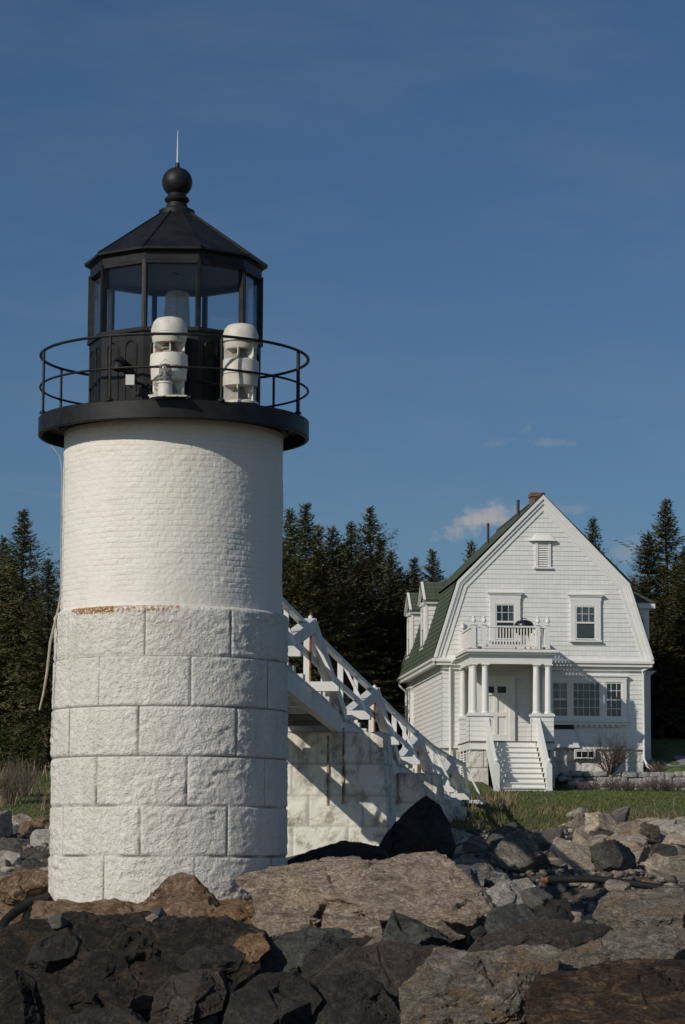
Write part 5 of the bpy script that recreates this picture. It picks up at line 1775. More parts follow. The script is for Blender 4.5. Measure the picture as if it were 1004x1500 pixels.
# ------------------------------------------------------------------ rubble: separate stones, copies of a dozen shapes
protos = []
for k in range(14):
    V, Fc = rock_shape(900 + k * 7, 4, 3 + k % 4, 0, .06, .035, .42)
    me = np_mesh('stone', V * .5, Fc, 'rubble_grey', True)
    me.set_sharp_from_angle(angle=rad(24))
    protos.append(me)
KIND = [('rubble_grey', 'grey', .34), ('rubble_tan', 'tan', .36), ('rubble_dark', 'dark slate', .18), ('rubble_pale', 'pale', .09), ('rubble_orange', 'rusty orange', .03)]
placed = []
from mathutils.bvhtree import BVHTree
_sv, _sf, _n = [], [], 0
for V, Fc in SUPPORT:
    _sv.append(V); _sf.append(Fc + _n); _n += len(V)
BVH = BVHTree.FromPolygons(np.vstack(_sv).tolist(), np.vstack(_sf).tolist())
def floor_z(x, y):
    z = gz(x, y)
    h = BVH.ray_cast(Vector((x, y, 6)), Vector((0, 0, -1)))
    return max(z, h[0].z) if h[0] is not None else z
def zone_of(x, y):
    if y < 31.6: return 'on the dark ledges at the front'
    if x < -2.6: return 'left of the lighthouse'
    if y < 45: return 'near the black pipe'
    if y < 58: return 'in the middle of the rubble slope'
    return 'just below the grass edge'
def put_stone(x, y, s, rnd):
    me = protos[rnd.randrange(len(protos))]
    o = bpy.data.objects.new('stone', me)
    COL.objects.link(o)
    t = rnd.random(); acc = 0
    if y < 31.6: t = .70 + .14 * t if t < .8 else .5
    for mat, word, w in KIND:
        acc += w
        if t <= acc: break
    o.material_slots[0].link = 'OBJECT'
    o.material_slots[0].material = MATS[mat]
    sx, sy, sz = s * rnd.uniform(.95, 1.55), s * rnd.uniform(.9, 1.3), s * rnd.uniform(.6, .95)
    o.scale = (sx, sy, sz)
    o.rotation_euler = (rnd.uniform(-.5, .5), rnd.uniform(-.5, .5), rnd.uniform(0, 6.28))
    o.location = (x, y, floor_z(x, y) + sz * rnd.uniform(.08, .25))
    size = 'large' if s > .7 else 'medium' if s > .4 else 'small'
    z = zone_of(x, y)
    tag(o, f'{size} {word} stone lying {z}', 'stone', f'{size} {word} stones {z}')
    placed.append((x, y, s))
rnd = random.Random(42)
def free(x, y, s, k=.42):
    for (a, b, c) in placed:
        if (a - x) ** 2 + (b - y) ** 2 < (k * (s + c)) ** 2: return False
    return True
avoid = [(2.75, 36.3, .35), (3.1, 36.1, .35), (3.5, 35.9, .35), (3.9, 35.8, .35), (4.3, 35.6, .35), (-2.19, 35, 1.9), (bx(53) - .78, 53, 1.9), (bx(61.9) - .6, 61.9, 1.8), (bx(70) - .7, 70, 1.3)]
def scatter(n, xr, yr, smin, smax, pw=2.2, k=.42):
    c = 0; tries = 0
    while c < n and tries < n * 60:
        tries += 1
        y = rnd.uniform(*yr); a, b = xr(y)
        x = rnd.uniform(a, b)
        s = smin + (smax - smin) * rnd.random() ** pw
        if any((x - q[0]) ** 2 + (y - q[1]) ** 2 < (q[2] + .45 * s) ** 2 for q in avoid): continue
        if y > 50 and float(grass_mask(np.array([x]), np.array([y]))[0]) > .35: continue
        if not free(x, y, s, k): continue
        put_stone(x, y, s, rnd); c += 1
vr = lambda y: (502 / 4000 * y) * 1.06
scatter(20, lambda y: (1.6, vr(y)), (35, 43), .3, .65, 1.6, .4)
scatter(74, lambda y: (1.8, vr(y)), (45.5, 59), .42, 1.1, 1.7, .33)
scatter(40, lambda y: (5.0 if y > 60 else 3.2, vr(y)), (57, 70), .38, .9, 1.6, .33)
scatter(64, lambda y: (5.0 if y > 60 else 1.7, vr(y)), (44, 66), .24, .45, 1.4, .3)
scatter(18, lambda y: (5.8, vr(y)), (66, 75), .3, .7, 1.6, .36)
scatter(24, lambda y: (-vr(y), -vr(y) * .76), (38, 68), .5, 1.2, 1.5, .34)
scatter(30, lambda y: (-vr(y), -vr(y) * .74), (36, 70), .25, .5, 1.5, .3)
scatter(12, lambda y: (2.0, vr(y)), (30.5, 36), .2, .5, 1.6, .3)
scatter(8, lambda y: (-y * .128, -y * .01), (28.5, 31.5), .12, .3, 1.4, .3)
scatter(4, lambda y: (0, y * .128), (29, 31.4), .12, .24, 1.6, .3)

def pebbles():
    U, Fc = ico(2)
    V, F_, n = [], [], 0
    r = np.random.default_rng(5)
    N = 19000
    Y = r.uniform(33, 76.5, N); sgn = r.random(N)
    X = np.where(sgn < .8, 1.2 + r.random(N) * (Y * .19 - 1.2), -Y * .19 + r.random(N) * Y * .09)
    ok = grass_mask(X, Y) < .4
    X, Y = X[ok], Y[ok]; N = len(X)
    Z = ground_z(X, Y)
    for i in range(N):
        s = .025 + .09 * r.random() ** 1.9
        nr = np.vstack([np.eye(3) + r.normal(0, .25, (3, 3)), -np.eye(3) + r.normal(0, .25, (3, 3)), r.normal(0, 1, (2, 3))]); nr /= np.linalg.norm(nr, axis=1)[:, None]
        d = U @ nr.T
        rr = np.where(d > .2, .6 / np.maximum(d, .2), 9).min(1).clip(0, 1.1)
        P_ = U * rr[:, None] * np.array([s * r.uniform(.8, 1.9), s * r.uniform(.8, 1.4), s * r.uniform(.45, 1.0)])
        a = r.uniform(0, 6.28); c, q = math.cos(a), math.sin(a)
        P_ = np.stack([P_[:, 0] * c - P_[:, 1] * q, P_[:, 0] * q + P_[:, 1] * c, P_[:, 2]], 1) + np.array([X[i], Y[i], Z[i] + s * .25])
        V.append(P_); F_.append(Fc + n); n += len(U)
    me = np_mesh('gravel', np.vstack(V), np.vstack(F_), 'gravel_mix', False, {'tone': np.repeat(r.random(N), len(U))})
    tag(link('gravel', me), 'loose small stones and gravel filling the gaps of the shore', 'gravel', None, 'stuff')
pebbles()

# ------------------------------------------------------------------ hoses
def hose(pts, r, label, smooth_n=6):
    P_ = [Vector(p) for p in pts]
    out = []
    for i in range(len(P_) - 1):
        p0, p1, p2, p3 = P_[max(i - 1, 0)], P_[i], P_[i + 1], P_[min(i + 2, len(P_) - 1)]
        for k in range(smooth_n):
            t = k / smooth_n
            out.append(.5 * ((2 * p1) + (p2 - p0) * t + (2 * p0 - 5 * p1 + 4 * p2 - p3) * t * t + (3 * p1 - p0 - 3 * p2 + p3) * t ** 3))
    out.append(P_[-1])
    m = MB(); o = out[0].copy()
    m.tube([p - o for p in out], r, 10)
    ob = part('hose', m, 'rubber', None, o, smooth=60)
    return tag(ob, label, 'hose')
h1 = hose([P(806, 1288, 36.4), P(830, 1288, 36.2), P(870, 1288, 36.0), P(930, 1295, 35.8), P(1010, 1307, 35.5), P(1040, 1312, 35.3)], .05, 'thick black pipe lying across the rubble at the right')
m = MB(); a, b = P(800, 1289, 36.45), P(812, 1288, 36.38)
m.tube([Vector((-.12, .02, -.01)), Vector((.04, 0, 0))], [.035, .04], 8)
part('coupling', m, 'rusty_iron', h1, smooth=40)
hose([P(120, 1298, 37.2), P(86, 1306, 36.0), P(66, 1315, 34.4), P(40, 1325, 33.0), P(12, 1345, 32.4), P(2, 1362, 32.1), P(8, 1380, 31.8), P(30, 1388, 31.6)], .055, 'black hose looping off the ledge left of the lighthouse')
hose([P(130, 1384, 31.9), P(148, 1373, 31.9), P(170, 1362, 32.0), P(200, 1352, 32.3)], .05, 'short piece of black hose under the pointed brown boulder')

# ------------------------------------------------------------------ spruces
def spruce_mesh(name, seed, mat, H=11.0, R=2.4, bare=.06, dens=1.0):
    r = np.random.default_rng(seed)
    quads, tone = [], []
    def spray(p, d, up, ln, wd, tn):
        # a lance-shaped tuft of needles
        s = np.cross(d, up); s /= max(np.linalg.norm(s), 1e-6)
        mid = p + d * ln * .4
        quads.append((p, mid + s * wd, p + d * ln, mid - s * wd)); tone.append(tn)
    z = H * bare
    twist = 0
    while z < H * .985:
        t = z / H
        prof = R * (1 - math.exp(-(1 - t) * 2.0)) / .865 * (.55 + .45 * sstep(0, .25, 1 - t)) * (.68 + .6 * r.random()) * (.9 + .25 * math.sin(z * 2.3 + seed)) * (1.0 if t > .2 else .75 + t)
        nb = max(4, int((7 + 3 * (1 - t)) * dens))
        for k in range(nb):
            a = 2 * PI * (k + r.random() * .8) / nb + twist
            Lb = prof * r.uniform(.5, 1.18) + .05
            el = (.75 * t ** 2 - .15 + r.normal(0, .09))
            d = np.array([math.cos(a) * math.cos(el), math.sin(a) * math.cos(el), math.sin(el)])
            base = np.array([0, 0, z + r.normal(0, .07)])
            nseg = max(2, int(Lb / .085))
            btone = r.uniform(.05, .7)
            for q in range(nseg + 1):
                f = (q + .6 * r.random()) / nseg
                if f < .18 and Lb > .8 and r.random() < .7: continue
                sag = -.32 * Lb * f * f * (1 - t) + .16 * Lb * max(0, f - .55) ** 2 * 3
                p = base + d * Lb * f + np.array([0, 0, sag])
                side = np.array([-math.sin(a), math.cos(a), 0])
                for sg in (-1, 1, 0):
                    ln = (.19 + .28 * r.random()) * (1 - .4 * f * (Lb > .7)) * (.4 + .6 * (1 - t) ** .4)
                    dd = d * r.uniform(.45, 1.0) + side * sg * r.uniform(.5, 1.1) + np.array([0, 0, r.uniform(-.55, .28)])
                    dd /= np.linalg.norm(dd)
                    upv = np.array([r.normal(0, .5), r.normal(0, .5), 1.0])
                    spray(p + np.array([0, 0, r.normal(0, .04)]), dd, upv, ln, ln * r.uniform(.10, .18), min(1, btone * .7 + .45 * r.random() * (f > .5) + .1))
        z += .13 + .14 * (1 - t)
        twist += 1.3
    top = np.array([0, 0, H * .96])
    for k in range(26):
        d = np.array([r.normal(0, .22), r.normal(0, .35), 1.0]); d /= np.linalg.norm(d)
        spray(top + np.array([0, 0, r.uniform(-.5, .35)]), d, np.array([r.normal(), r.normal(), .1]), .24, .03, .6)
    Q = np.array(quads)
    V = Q.reshape(-1, 3)
    Fc = np.arange(len(V)).reshape(-1, 4)
    return np_mesh(name, V, Fc, mat, False, {'tone': np.repeat(tone, 4)})

def trunk_mesh(seed, H=11.0, rb=.17):
    r = random.Random(seed)
    m = MB()
    pts, rs = [], []
    for k in range(9):
        t = k / 8
        pts.append((r.uniform(-.05, .05) * t, r.uniform(-.05, .05) * t, H * t * .98 - .3 * (k == 0)))
        rs.append(rb * (1 - t) ** .9 + .012)
    m.tube(pts, rs, 9)
    for k in range(26):
        z = H * r.uniform(.05, .55); a = r.uniform(0, 6.28); l = r.uniform(.4, 1.2)
        m.tube([(0, 0, z), (math.cos(a) * l * .6, math.sin(a) * l * .6, z - .05 * l), (math.cos(a) * l, math.sin(a) * l, z - .15 * l)], [.025, .016, .005], 5)
    return m.mesh('trunk', 'bark', 50)
CROWN = [spruce_mesh('crown', 1, 'spruce_green', 11, 3.3, .04, 1.15), spruce_mesh('crown', 2, 'spruce_brown', 11, 3.5, .06, 1.15), spruce_mesh('crown', 3, 'spruce_green', 11, 2.9, .04, 1.1),
         spruce_mesh('crown', 4, 'spruce_brown', 11, 3.3, .1, 1.1), spruce_mesh('crown', 5, 'spruce_green', 11, 3.6, .03, 1.2)]
TRUNK = [trunk_mesh(k) for k in range(3)]
TREES = [
 (35, 748, 98, 0, 1.05, 'tallest spruce at the left edge, tip above the others'),
 (72, 820, 95, 1, 1.0, 'lower brownish spruce between the left edge tree and the tower'),
 (6, 785, 103, 4, 1.0, 'spruce cut by the left edge of the photo'),
 (-90, 770, 101, 0, 1.1, 'spruce standing well outside the left edge'),
 (-160, 790, 99, 4, 1.1, 'spruce furthest outside the left edge'),
 (1090, 780, 119, 0, 1.1, 'spruce standing well outside the right edge'),
 (1150, 800, 117, 3, 1.1, 'spruce furthest outside the right edge'),
 (-22, 760, 99, 1, 1.0, 'spruce mostly outside the left edge'),
 (52, 842, 104, 2, 1.1, 'slim spruce behind the two left spruces'),
 (420, 880, 109, 1, 1.3, 'low brown spruce right beside the tower'),
 (540, 900, 112, 4, 1.4, 'low broad spruce behind the middle of the footbridge'),
 (480, 905, 110, 3, 1.4, 'low spruce with visible lower trunk behind the footbridge'),
 (104, 800, 103, 0, 1.1, 'spruce hidden behind the left flank of the tower'),
 (14, 900, 98, 3, 1.2, 'short spruce in front of the left spruces'),
 (400, 775, 108, 4, 1.1, 'spruce just emerging behind the right flank of the tower'),
 (425, 745, 112, 2, .95, 'thin twin spruce tip nearest the tower on its right'),
 (448, 738, 115, 0, 1.0, 'tallest spruce of the pair right of the tower'),
 (488, 772, 114, 1, 1.1, 'brown spruce between the pair and the middle spruces'),
 (515, 766, 118, 0, 1.0, 'spruce in the middle of the dark clump'),
 (543, 741, 117, 4, .95, 'tallest spruce in the middle of the dark clump'),
 (574, 808, 115, 1, 1.0, 'brownish spruce at the right end of the dark clump'),
 (607, 818, 121, 0, 1.1, 'spruce between the dark clump and the dormers, further back'),
 (597, 842, 118, 2, 1.0, 'small spruce beside the dormers'),
 (468, 800, 110, 3, 1.2, 'brown spruce low in front of the pair'),
 (528, 812, 113, 1, 1.2, 'broad brown spruce in front of the clump'),
 (440, 832, 108, 4, 1.2, 'broad green spruce low beside the tower'),
 (500, 850, 111.5, 0, 1.2, 'green spruce above the footbridge rail'),
 (560, 872, 113.5, 2, 1.3, 'low spruce left of the house eave'),
 (634, 806, 124, 0, 1.0, 'spruce rising behind the dormers'),
 (654, 850, 121, 2, 1.0, 'small spruce tip behind the near dormer roof'),
 (691, 793, 130, 1, .9, 'spruce tip showing over the left roof slope'),
 (612, 868, 119, 4, 1.0, 'dark spruce behind the far dormer'),
 (869, 758, 128, 2, .85, 'slim spruce behind the right roof slope'),
 (893, 822, 123, 1, .9, 'small spruce behind the side wing roof'),
 (950, 778, 116, 3, 1.15, 'broad brown spruce right of the house'),
 (976, 732, 119, 0, 1.1, 'tallest spruce right of the house'),
 (1004, 800, 114, 4, 1.1, 'green spruce cut by the right edge'),
 (928, 848, 122, 1, 1.0, 'lower spruce just beyond the side wing'),
 (1032, 770, 118, 1, 1.0, 'spruce outside the right edge with branches reaching in'),
 (968, 872, 112, 3, 1.2, 'brown low spruce with bare trunk beside the drive'),
 (996, 900, 113, 4, 1.2, 'low green spruce beside the drive at the right edge'),
 (412, 790, 118, 4, 1.1, 'spruce between the tower and the twin tip, further back'),
 (466, 770, 121, 1, 1.1, 'slightly lower spruce right behind the tallest of the pair'),
 (502, 795, 119, 4, 1.2, 'full spruce behind the brown spruce of the clump'),
 (558, 790, 122, 0, 1.1, 'spruce just right of the tallest in the clump, further back'),
 (586, 830, 123, 4, 1.1, 'lower spruce at the right end of the clump, further back'),
 (20, 820, 108, 0, 1.2, 'full spruce filling the gap behind the left edge trees'),
 (60, 900, 100, 4, 1.2, 'low green spruce next to the rope on the tower'),
 (944, 850, 121, 4, 1.2, 'full green spruce close behind the side wing'),
 (990, 830, 123, 0, 1.2, 'full spruce filling the gap right of the tallest right hand tree'),
 (660, 900, 132, 4, 1.2, 'spruce hidden behind the house roof'),
]
for i, (x, y, Y, k, wf, lab) in enumerate(TREES):
    tip = P(x, y, Y)
    zb = gz(tip.x, Y)
    sc = (tip.z - zb) / 11.0
    t = thing('spruce_tree', lab, 'spruce', (tip.x, Y, zb), i * 2.4, 'spruces around the house')
    sw = sc * wf * .95
    for nm, me in (('crown', CROWN[k]), ('trunk', TRUNK[i % 3])):
        o = link(nm, me, t); o.scale = (sw, sw, sc)

# saplings and dry shrubs at the left
SAP = [spruce_mesh('crown', 40, 'sapling_green', 2.4, .8, .03, .9)]
for (x, y, Y, lab) in ((8, 1062, 88, 'leftmost yellow green sapling at the forest edge'), (32, 1072, 89, 'small yellow green sapling beside the leftmost one'), (56, 1080, 90, 'yellow green sapling nearest the tower')):
    tip = P(x, y, Y); zb = gz(tip.x, Y)
    t = thing('sapling', lab, 'sapling', (tip.x, Y, zb), x * .3, 'spruce saplings at the forest edge')
    o = link('crown', SAP[0], t); s = (tip.z - zb) / 2.4; o.scale = (s * .9, s * .9, s)
    m = MB(); m.tube([(0, 0, -.1), (0, 0, (tip.z - zb) * .8)], [.03, .008], 6); part('trunk', m, 'bark', t)

def twig_shrub(seed, H, R, n, mat, depth=3, r0=.02):
    r = random.Random(seed)
    m = MB()
    def grow(p, d, l, rr, lev):
        d = d.normalized()
        q = p + d * l * .5 + Vector((r.gauss(0, .06), r.gauss(0, .06), r.gauss(0, .04))) * l
        e = p + d * l
        m.tube([p, q, e], [rr, rr * .8, rr * .55], 4, cap=False)
        if lev <= 0: return
        for k in range(r.choice((2, 3, 3))):
            nd = d + Vector((r.gauss(0, .45), r.gauss(0, .45), r.gauss(.12, .3)))
            grow(q if k == 0 else e, nd, l * r.uniform(.5, .8), rr * .58, lev - 1)
    for k in range(n):
        a = r.uniform(0, 6.28); s = r.random() ** .7
        d = Vector((math.cos(a) * s * R / H, math.sin(a) * s * R / H, 1))
        grow(Vector((math.cos(a) * .1 * s, math.sin(a) * .1 * s, -.05)), d, H * r.uniform(.35, .55), r0, depth)
    me = m.mesh('shrub', mat, None, False)
    at = me.attributes.new('tone', 'FLOAT', 'POINT')
    at.data.foreach_set('value', [r.random() for _ in range(len(me.vertices))])
    return me
def shrub(name, me, x, y, z, s, rz, label, cat='shrub', group=None):
    o = link(name, me, None, (x, y, z), (0, 0, rz)); o.scale = (s, s, s)
    return tag(o, label, cat, group)
BARE = twig_shrub(4, 1.35, 1.35, 30, 'twig_grey', 4, .022)
q = P(893, 1127, 98.6)
shrub('bare_shrub', BARE, q.x, q.y, 2.93, .92, .4, 'leafless twiggy shrub in the bed in front of the bay window')
m = MB(); r_ = random.Random(9)
Vb, Fb = [], []
for k in range(260):                # swelling buds on the twigs
    a = r_.uniform(0, 6.28); h = r_.uniform(.5, 1.25); rr_ = r_.uniform(.2, .75) * (.5 + h / 2)
    c = Vector((math.cos(a) * rr_, math.sin(a) * rr_, h))
    m.bar(c, c + Vector((r_.gauss(0, .02), r_.gauss(0, .02), .05)), .022, .018)
LOW = [twig_shrub(20 + k, .5, .55, 34, 'heather', 3, .012) for k in range(3)]
names = ['first', 'second', 'third']
lowpos = [(848, 1152, 96.4, .62), (872, 1154, 96.3, .66), (898, 1150, 96.2, .85), (922, 1150, 96.3, .8), (946, 1150, 96.3, .72), (968, 1150, 96.2, .95), (986, 1148, 96.2, .9), (833, 1157, 96.2, .45)]
lowlab = ['low purplish heather bush second from the stairs along the wall', 'low heather bush with a rounded top left of the tallest of the left half', 'taller heather bush under the bare shrub', 'heather bush right of the one under the bare shrub', 'heather bush between the bare shrub and the drain shoe', 'tall heather bush below the drain shoe', 'heather bush at the right end of the wall', 'smallest heather tuft at the foot of the stairs']
for i, (x, y, Y, s) in enumerate(lowpos):
    q = P(x, y, Y)
    shrub('heather_bush', LOW[i % 3], q.x, q.y, gz(q.x, q.y) - .02, s * 1.35, i * 1.3, lowlab[i], 'bush', 'low bushes along the garden wall')
for i, (x, y, Y, s, lab) in enumerate([(838, 1126, 98.6, .75, 'brown bush behind the wall left of the bare shrub'), (858, 1127, 98.5, .6, 'small brown bush beside the basement window'), (962, 1122, 99.8, 1.05, 'reddish dry bush at the right corner of the house')]):
    q = P(x, y, Y)
    shrub('heather_bush', LOW[(i + 1) % 3], q.x, q.y, max(gz(q.x, q.y), 2.5) - .02, s, i * 2.1, lab, 'bush')
TW = twig_shrub(55, 1.3, 1.0, 26, 'twig_grey', 3, .016)
for i, (x, y, Y, s, lab) in enumerate([(12, 1165, 78, 1.0, 'grey leafless thicket at the left edge'), (34, 1158, 80, .8, 'smaller leafless thicket right of the left edge one')]):
    q = P(x, y, Y)
    shrub('bare_shrub', TW, q.x, q.y, gz(q.x, q.y), s, i * 2.0, lab)

# ------------------------------------------------------------------ grass
def blades(name, n, region, mat, hmin, hmax, wd, mask, label, seed, lean=.35):
    r = np.random.default_rng(seed)
    X, Y = region(r, n)
    keep = r.random(n) < mask(X, Y)
    X, Y = X[keep], Y[keep]; n = len(X)
    Z = ground_z(X, Y) - .01
    a = r.uniform(0, 2 * PI, n); h = r.uniform(hmin, hmax, n)
    w = wd * r.uniform(.7, 1.3, n)
    dx, dy = np.cos(a) * w, np.sin(a) * w
    lx_, ly_ = r.normal(0, lean, n) * h, r.normal(0, lean, n) * h
    b0 = np.stack([X - dx, Y - dy, Z], 1); b1 = np.stack([X + dx, Y + dy, Z], 1)
    m0 = np.stack([X - dx * .7 + lx_ * .35, Y - dy * .7 + ly_ * .35, Z + h * .6], 1); m1 = np.stack([X + dx * .7 + lx_ * .35, Y + dy * .7 + ly_ * .35, Z + h * .6], 1)
    tp = np.stack([X + lx_, Y + ly_, Z + h], 1)
    V = np.stack([b0, b1, m1, m0, tp], 1).reshape(-1, 3)
    k = np.arange(n) * 5
    Fc = np.vstack([np.stack([k, k + 1, k + 2], 1), np.stack([k, k + 2, k + 3], 1), np.stack([k + 3, k + 2, k + 4], 1)])
    tn = np.repeat(r.random(n), 5)
    me = np_mesh(name, V, Fc, mat, False, {'tone': tn})
    tag(link(name, me), label, 'grass', None, 'stuff')
def lawn_region(y0, y1):
    def f(r, n):
        Y = r.uniform(y0, y1, n)
        X = r.uniform(-1, 1, n) * Y * .17
        return X, Y
    return f
def off_house(X, Y):
    lx = (X - H0.x) * HX.x + (Y - H0.y) * HX.y; ly = (X - H0.x) * HY.x + (Y - H0.y) * HY.y
    inside = ((lx > -.1) & (lx < 8.6) & (ly > -.2) & (ly < 11.5)) | ((lx > .5) & (lx < 3.8) & (ly > -5.2) & (ly < 0)) | ((lx > 4.0) & (ly > -2.6) & (ly < .3))
    road = (X > 11.5) & (np.abs(Y - 101.9) < 2.0)
    return (~inside & ~road).astype(float)
blades('grass', 225000, lawn_region(60, 112), 'grass_green', .02, .075, .013, lambda X, Y: grass_mask(X, Y) * off_house(X, Y), 'short green lawn grass around the house', 3)
def drymask(X, Y):
    p = np.stack([X, Y, X * 0], 1)
    band = grass_mask(X, Y + 1.0) - grass_mask(X, Y - 4.0)
    return grass_mask(X, Y + 1.5) * (.5 * np.clip(band, 0, 1) * (X > 3) + .06 + .6 * sstep(0, .35, fbm(p * .35, 4, 33))) * (1 - sstep(76, 84, Y)) * np.where(X < 0, .4, 1) * off_house(X, Y)
blades('dry_grass', 26000, lawn_region(60, 88), 'dry_stalks', .1, .34, .010, drymask, 'dry straw coloured grass along the lawn edge', 4, .5)
blades('tall_grass', 5000, lawn_region(76, 92), 'dry_stalks', .3, .75, .012, lambda X, Y: (X < -7.2) * .4 + ((X > 3.3) & (X < 5.0) & (Y < 83)) * .9, 'tall dry grass stalks in clumps at the forest edge and bridge end', 6, .3)
blades('weeds', 14000, lawn_region(55, 76), 'grass_green', .06, .22, .014, lambda X, Y: sstep(.12, .4, fbm(np.stack([X, Y, X * 0], 1) * .4, 3, 77)) * sstep(58, 70, Y), 'green weeds growing between the upper stones', 7)

# ------------------------------------------------------------------ camera, sun, sky
cam = bpy.data.cameras.new('camera')
cam.sensor_fit = 'VERTICAL'; cam.sensor_height = 36.0; cam.sensor_width = 24.1
cam.lens = F / 1500 * 36.0
cam.clip_start = .5; cam.clip_end = 9000
co = bpy.data.objects.new('camera', cam); COL.objects.link(co)
co.matrix_world = CAMR.to_4x4()
scene.camera = co

SAZ, SEL = rad(45), rad(30.5)
sdir = Vector((-math.sin(SAZ) * math.cos(SEL), -math.cos(SAZ) * math.cos(SEL), math.sin(SEL)))
sun = bpy.data.lights.new('sun', 'SUN')
sun.energy = 3.1; sun.angle = rad(.5); sun.color = (1, .935, .83)
so = bpy.data.objects.new('sun', sun); COL.objects.link(so)
so.rotation_euler = sdir.to_track_quat('Z', 'Y').to_euler()
so.location = (-40, -30, 60)

w = bpy.data.worlds.new('World'); scene.world = w; w.use_nodes = True
nt = w.node_tree
bg = nt.nodes['Background']
sky = nt.nodes.new('ShaderNodeTexSky')
sky.sky_type = 'NISHITA'; sky.sun_disc = False
sky.sun_elevation = SEL; sky.sun_rotation = math.atan2(sdir.x, sdir.y)
sky.altitude = 0; sky.air_density = SKY_AIR; sky.dust_density = SKY_DUST; sky.ozone_density = SKY_OZ
bg.inputs['Strength'].default_value = SKY_STR
tc = nt.nodes.new('ShaderNodeTexCoord')
def wm(op, a, b=0.0):
    n = nt.nodes.new('ShaderNodeMath'); n.operation = op
    for s, v in ((n.inputs[0], a), (n.inputs[1], b)):
        if isinstance(v, (int, float)): s.default_value = v
        else: nt.links.new(v, s)
    return n.outputs[0]
sep = nt.nodes.new('ShaderNodeSeparateXYZ'); nt.links.new(tc.outputs['Generated'], sep.inputs[0])
azn = wm('DIVIDE', sep.outputs[0], sep.outputs[1])            # tan azimuth
eln = wm('DIVIDE', sep.outputs[2], sep.outputs[1])            # tan elevation
front = wm('GREATER_THAN', sep.outputs[1], .2)
comb = nt.nodes.new('ShaderNodeCombineXYZ'); nt.links.new(azn, comb.inputs[0]); nt.links.new(eln, comb.inputs[1])
def cloud(px, py, hw, hh, tilt, dens, sc=90, seed=0.0):
    p = P(px, py, 1.0)
    mp = nt.nodes.new('ShaderNodeMapping'); mp.vector_type = 'TEXTURE'
    mp.inputs['Location'].default_value = (p.x, p.z, 0); mp.inputs['Rotation'].default_value = (0, 0, tilt)
    mp.inputs['Scale'].default_value = (hw / 4000, hh / 4000, 1)
    nt.links.new(comb.outputs[0], mp.inputs['Vector'])
    ln = nt.nodes.new('ShaderNodeVectorMath'); ln.operation = 'LENGTH'; nt.links.new(mp.outputs[0], ln.inputs[0])
    nz = nt.nodes.new('ShaderNodeTexNoise'); nz.inputs['Scale'].default_value = sc; nz.inputs['Detail'].default_value = 9; nz.inputs['Roughness'].default_value = .64
    add = nt.nodes.new('ShaderNodeVectorMath'); add.operation = 'ADD'; add.inputs[1].default_value = (seed, seed * .7, 0)
    nt.links.new(comb.outputs[0], add.inputs[0]); nt.links.new(add.outputs[0], nz.inputs['Vector'])
    v = wm('SUBTRACT', wm('ADD', 1.0, wm('MULTIPLY', wm('SUBTRACT', nz.outputs['Fac'], .5), 2.9)), ln.outputs['Value'])
    cl = nt.nodes.new('ShaderNodeMapRange'); cl.interpolation_type = 'SMOOTHSTEP'
    cl.inputs['From Min'].default_value = .0; cl.inputs['From Max'].default_value = .85; cl.inputs['To Max'].default_value = dens
    nt.links.new(v, cl.inputs['Value'])
    return cl.outputs[0]
cl = None
for args in ((700, 764, 62, 24, .32, 1.0, 80, 1.0), (665, 783, 30, 12, .2, .35, 120, 3.0), (760, 752, 50, 12, .1, .25, 100, 5.0), (835, 745, 40, 10, 0, .2, 110, 7.0), (808, 648, 34, 10, 0, .2, 130, 9.0), (725, 650, 30, 9, .2, .13, 130, 11.0),
             (772, 628, 16, 8, .6, .12, 150, 13.0), (915, 615, 22, 6, .1, .07, 150, 15.0), (915, 812, 34, 20, .4, .3, 100, 17.0), (935, 790, 60, 10, .1, .16, 100, 19.0), (60, 722, 110, 5, -.12, .06, 60, 21.0)):
    c = cloud(*args)
    cl = c if cl is None else wm('MAXIMUM', cl, c)
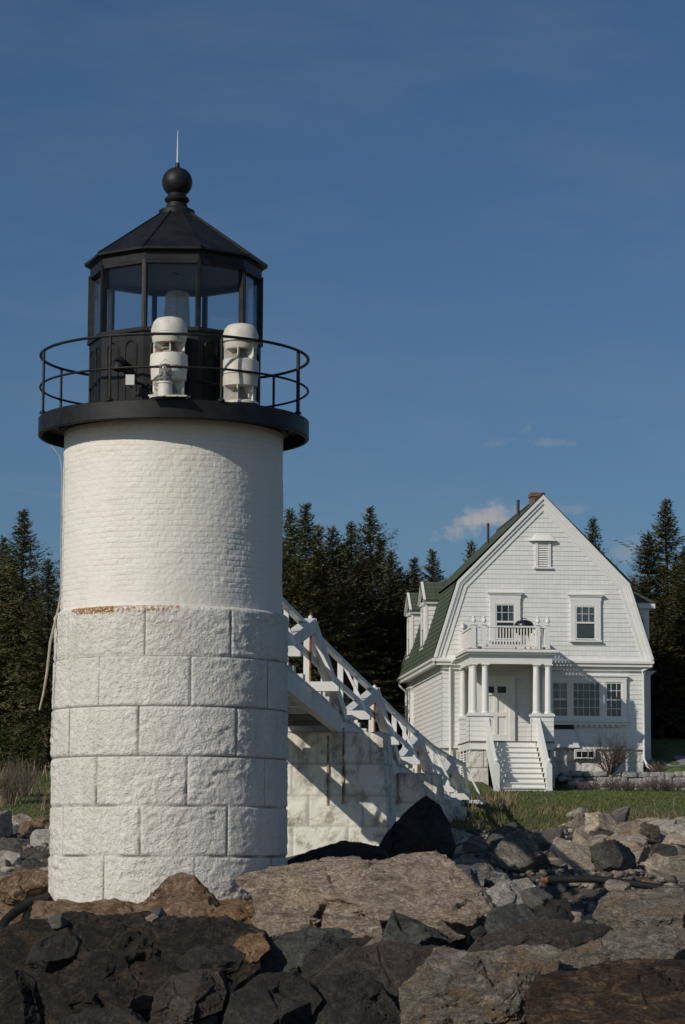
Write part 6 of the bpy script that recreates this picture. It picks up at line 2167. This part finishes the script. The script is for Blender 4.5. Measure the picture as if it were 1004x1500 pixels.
# broad faint veil of high cirrus
nz = nt.nodes.new('ShaderNodeTexNoise'); nz.inputs['Scale'].default_value = 7; nz.inputs['Detail'].default_value = 8; nz.inputs['Roughness'].default_value = .62
mp = nt.nodes.new('ShaderNodeMapping'); mp.inputs['Scale'].default_value = (1, 3.2, 1); mp.inputs['Rotation'].default_value = (0, 0, .35)
nt.links.new(comb.outputs[0], mp.inputs['Vector']); nt.links.new(mp.outputs[0], nz.inputs['Vector'])
veil = nt.nodes.new('ShaderNodeMapRange'); veil.inputs['From Min'].default_value = .45; veil.inputs['From Max'].default_value = .75; veil.inputs['To Max'].default_value = .085
nt.links.new(nz.outputs['Fac'], veil.inputs['Value'])
cl = wm('MAXIMUM', cl, veil.outputs[0])
cl = wm('MULTIPLY', cl, front)
tint = nt.nodes.new('ShaderNodeMix'); tint.data_type = 'RGBA'; tint.blend_type = 'MULTIPLY'; tint.inputs[0].default_value = 1.0
tint.inputs[7].default_value = (*SKY_TINT, 1)
nt.links.new(sky.outputs[0], tint.inputs[6])
# the sky opposite the sun is deep blue, the sun's half is paler and hazier
half = nt.nodes.new('ShaderNodeMapRange'); half.interpolation_type = 'SMOOTHSTEP'
half.inputs['From Min'].default_value = -.5; half.inputs['From Max'].default_value = .45
nt.links.new(sep.outputs[1], half.inputs['Value'])
tmix = nt.nodes.new('ShaderNodeMix'); tmix.data_type = 'RGBA'
nt.links.new(half.outputs[0], tmix.inputs[0]); tmix.inputs[6].default_value = (*SKY_BACK, 1); tmix.inputs[7].default_value = (*SKY_TINT, 1)
nt.links.new(tmix.outputs[2], tint.inputs[7])
mx = nt.nodes.new('ShaderNodeMix'); mx.data_type = 'RGBA'
nt.links.new(cl, mx.inputs[0]); nt.links.new(tint.outputs[2], mx.inputs[6]); mx.inputs[7].default_value = (*(CLOUD / SKY_STR * k for k in (1.0, .98, .98)), 1)
nt.links.new(mx.outputs[2], bg.inputs['Color'])

scene.render.engine = 'CYCLES'
scene.cycles.max_bounces = 8
scene.cycles.transparent_max_bounces = 24
vs = scene.view_settings
vs.view_transform = 'Standard'; vs.look = 'None'; vs.gamma = 1; vs.use_curve_mapping = False
vs.exposure = 0.0
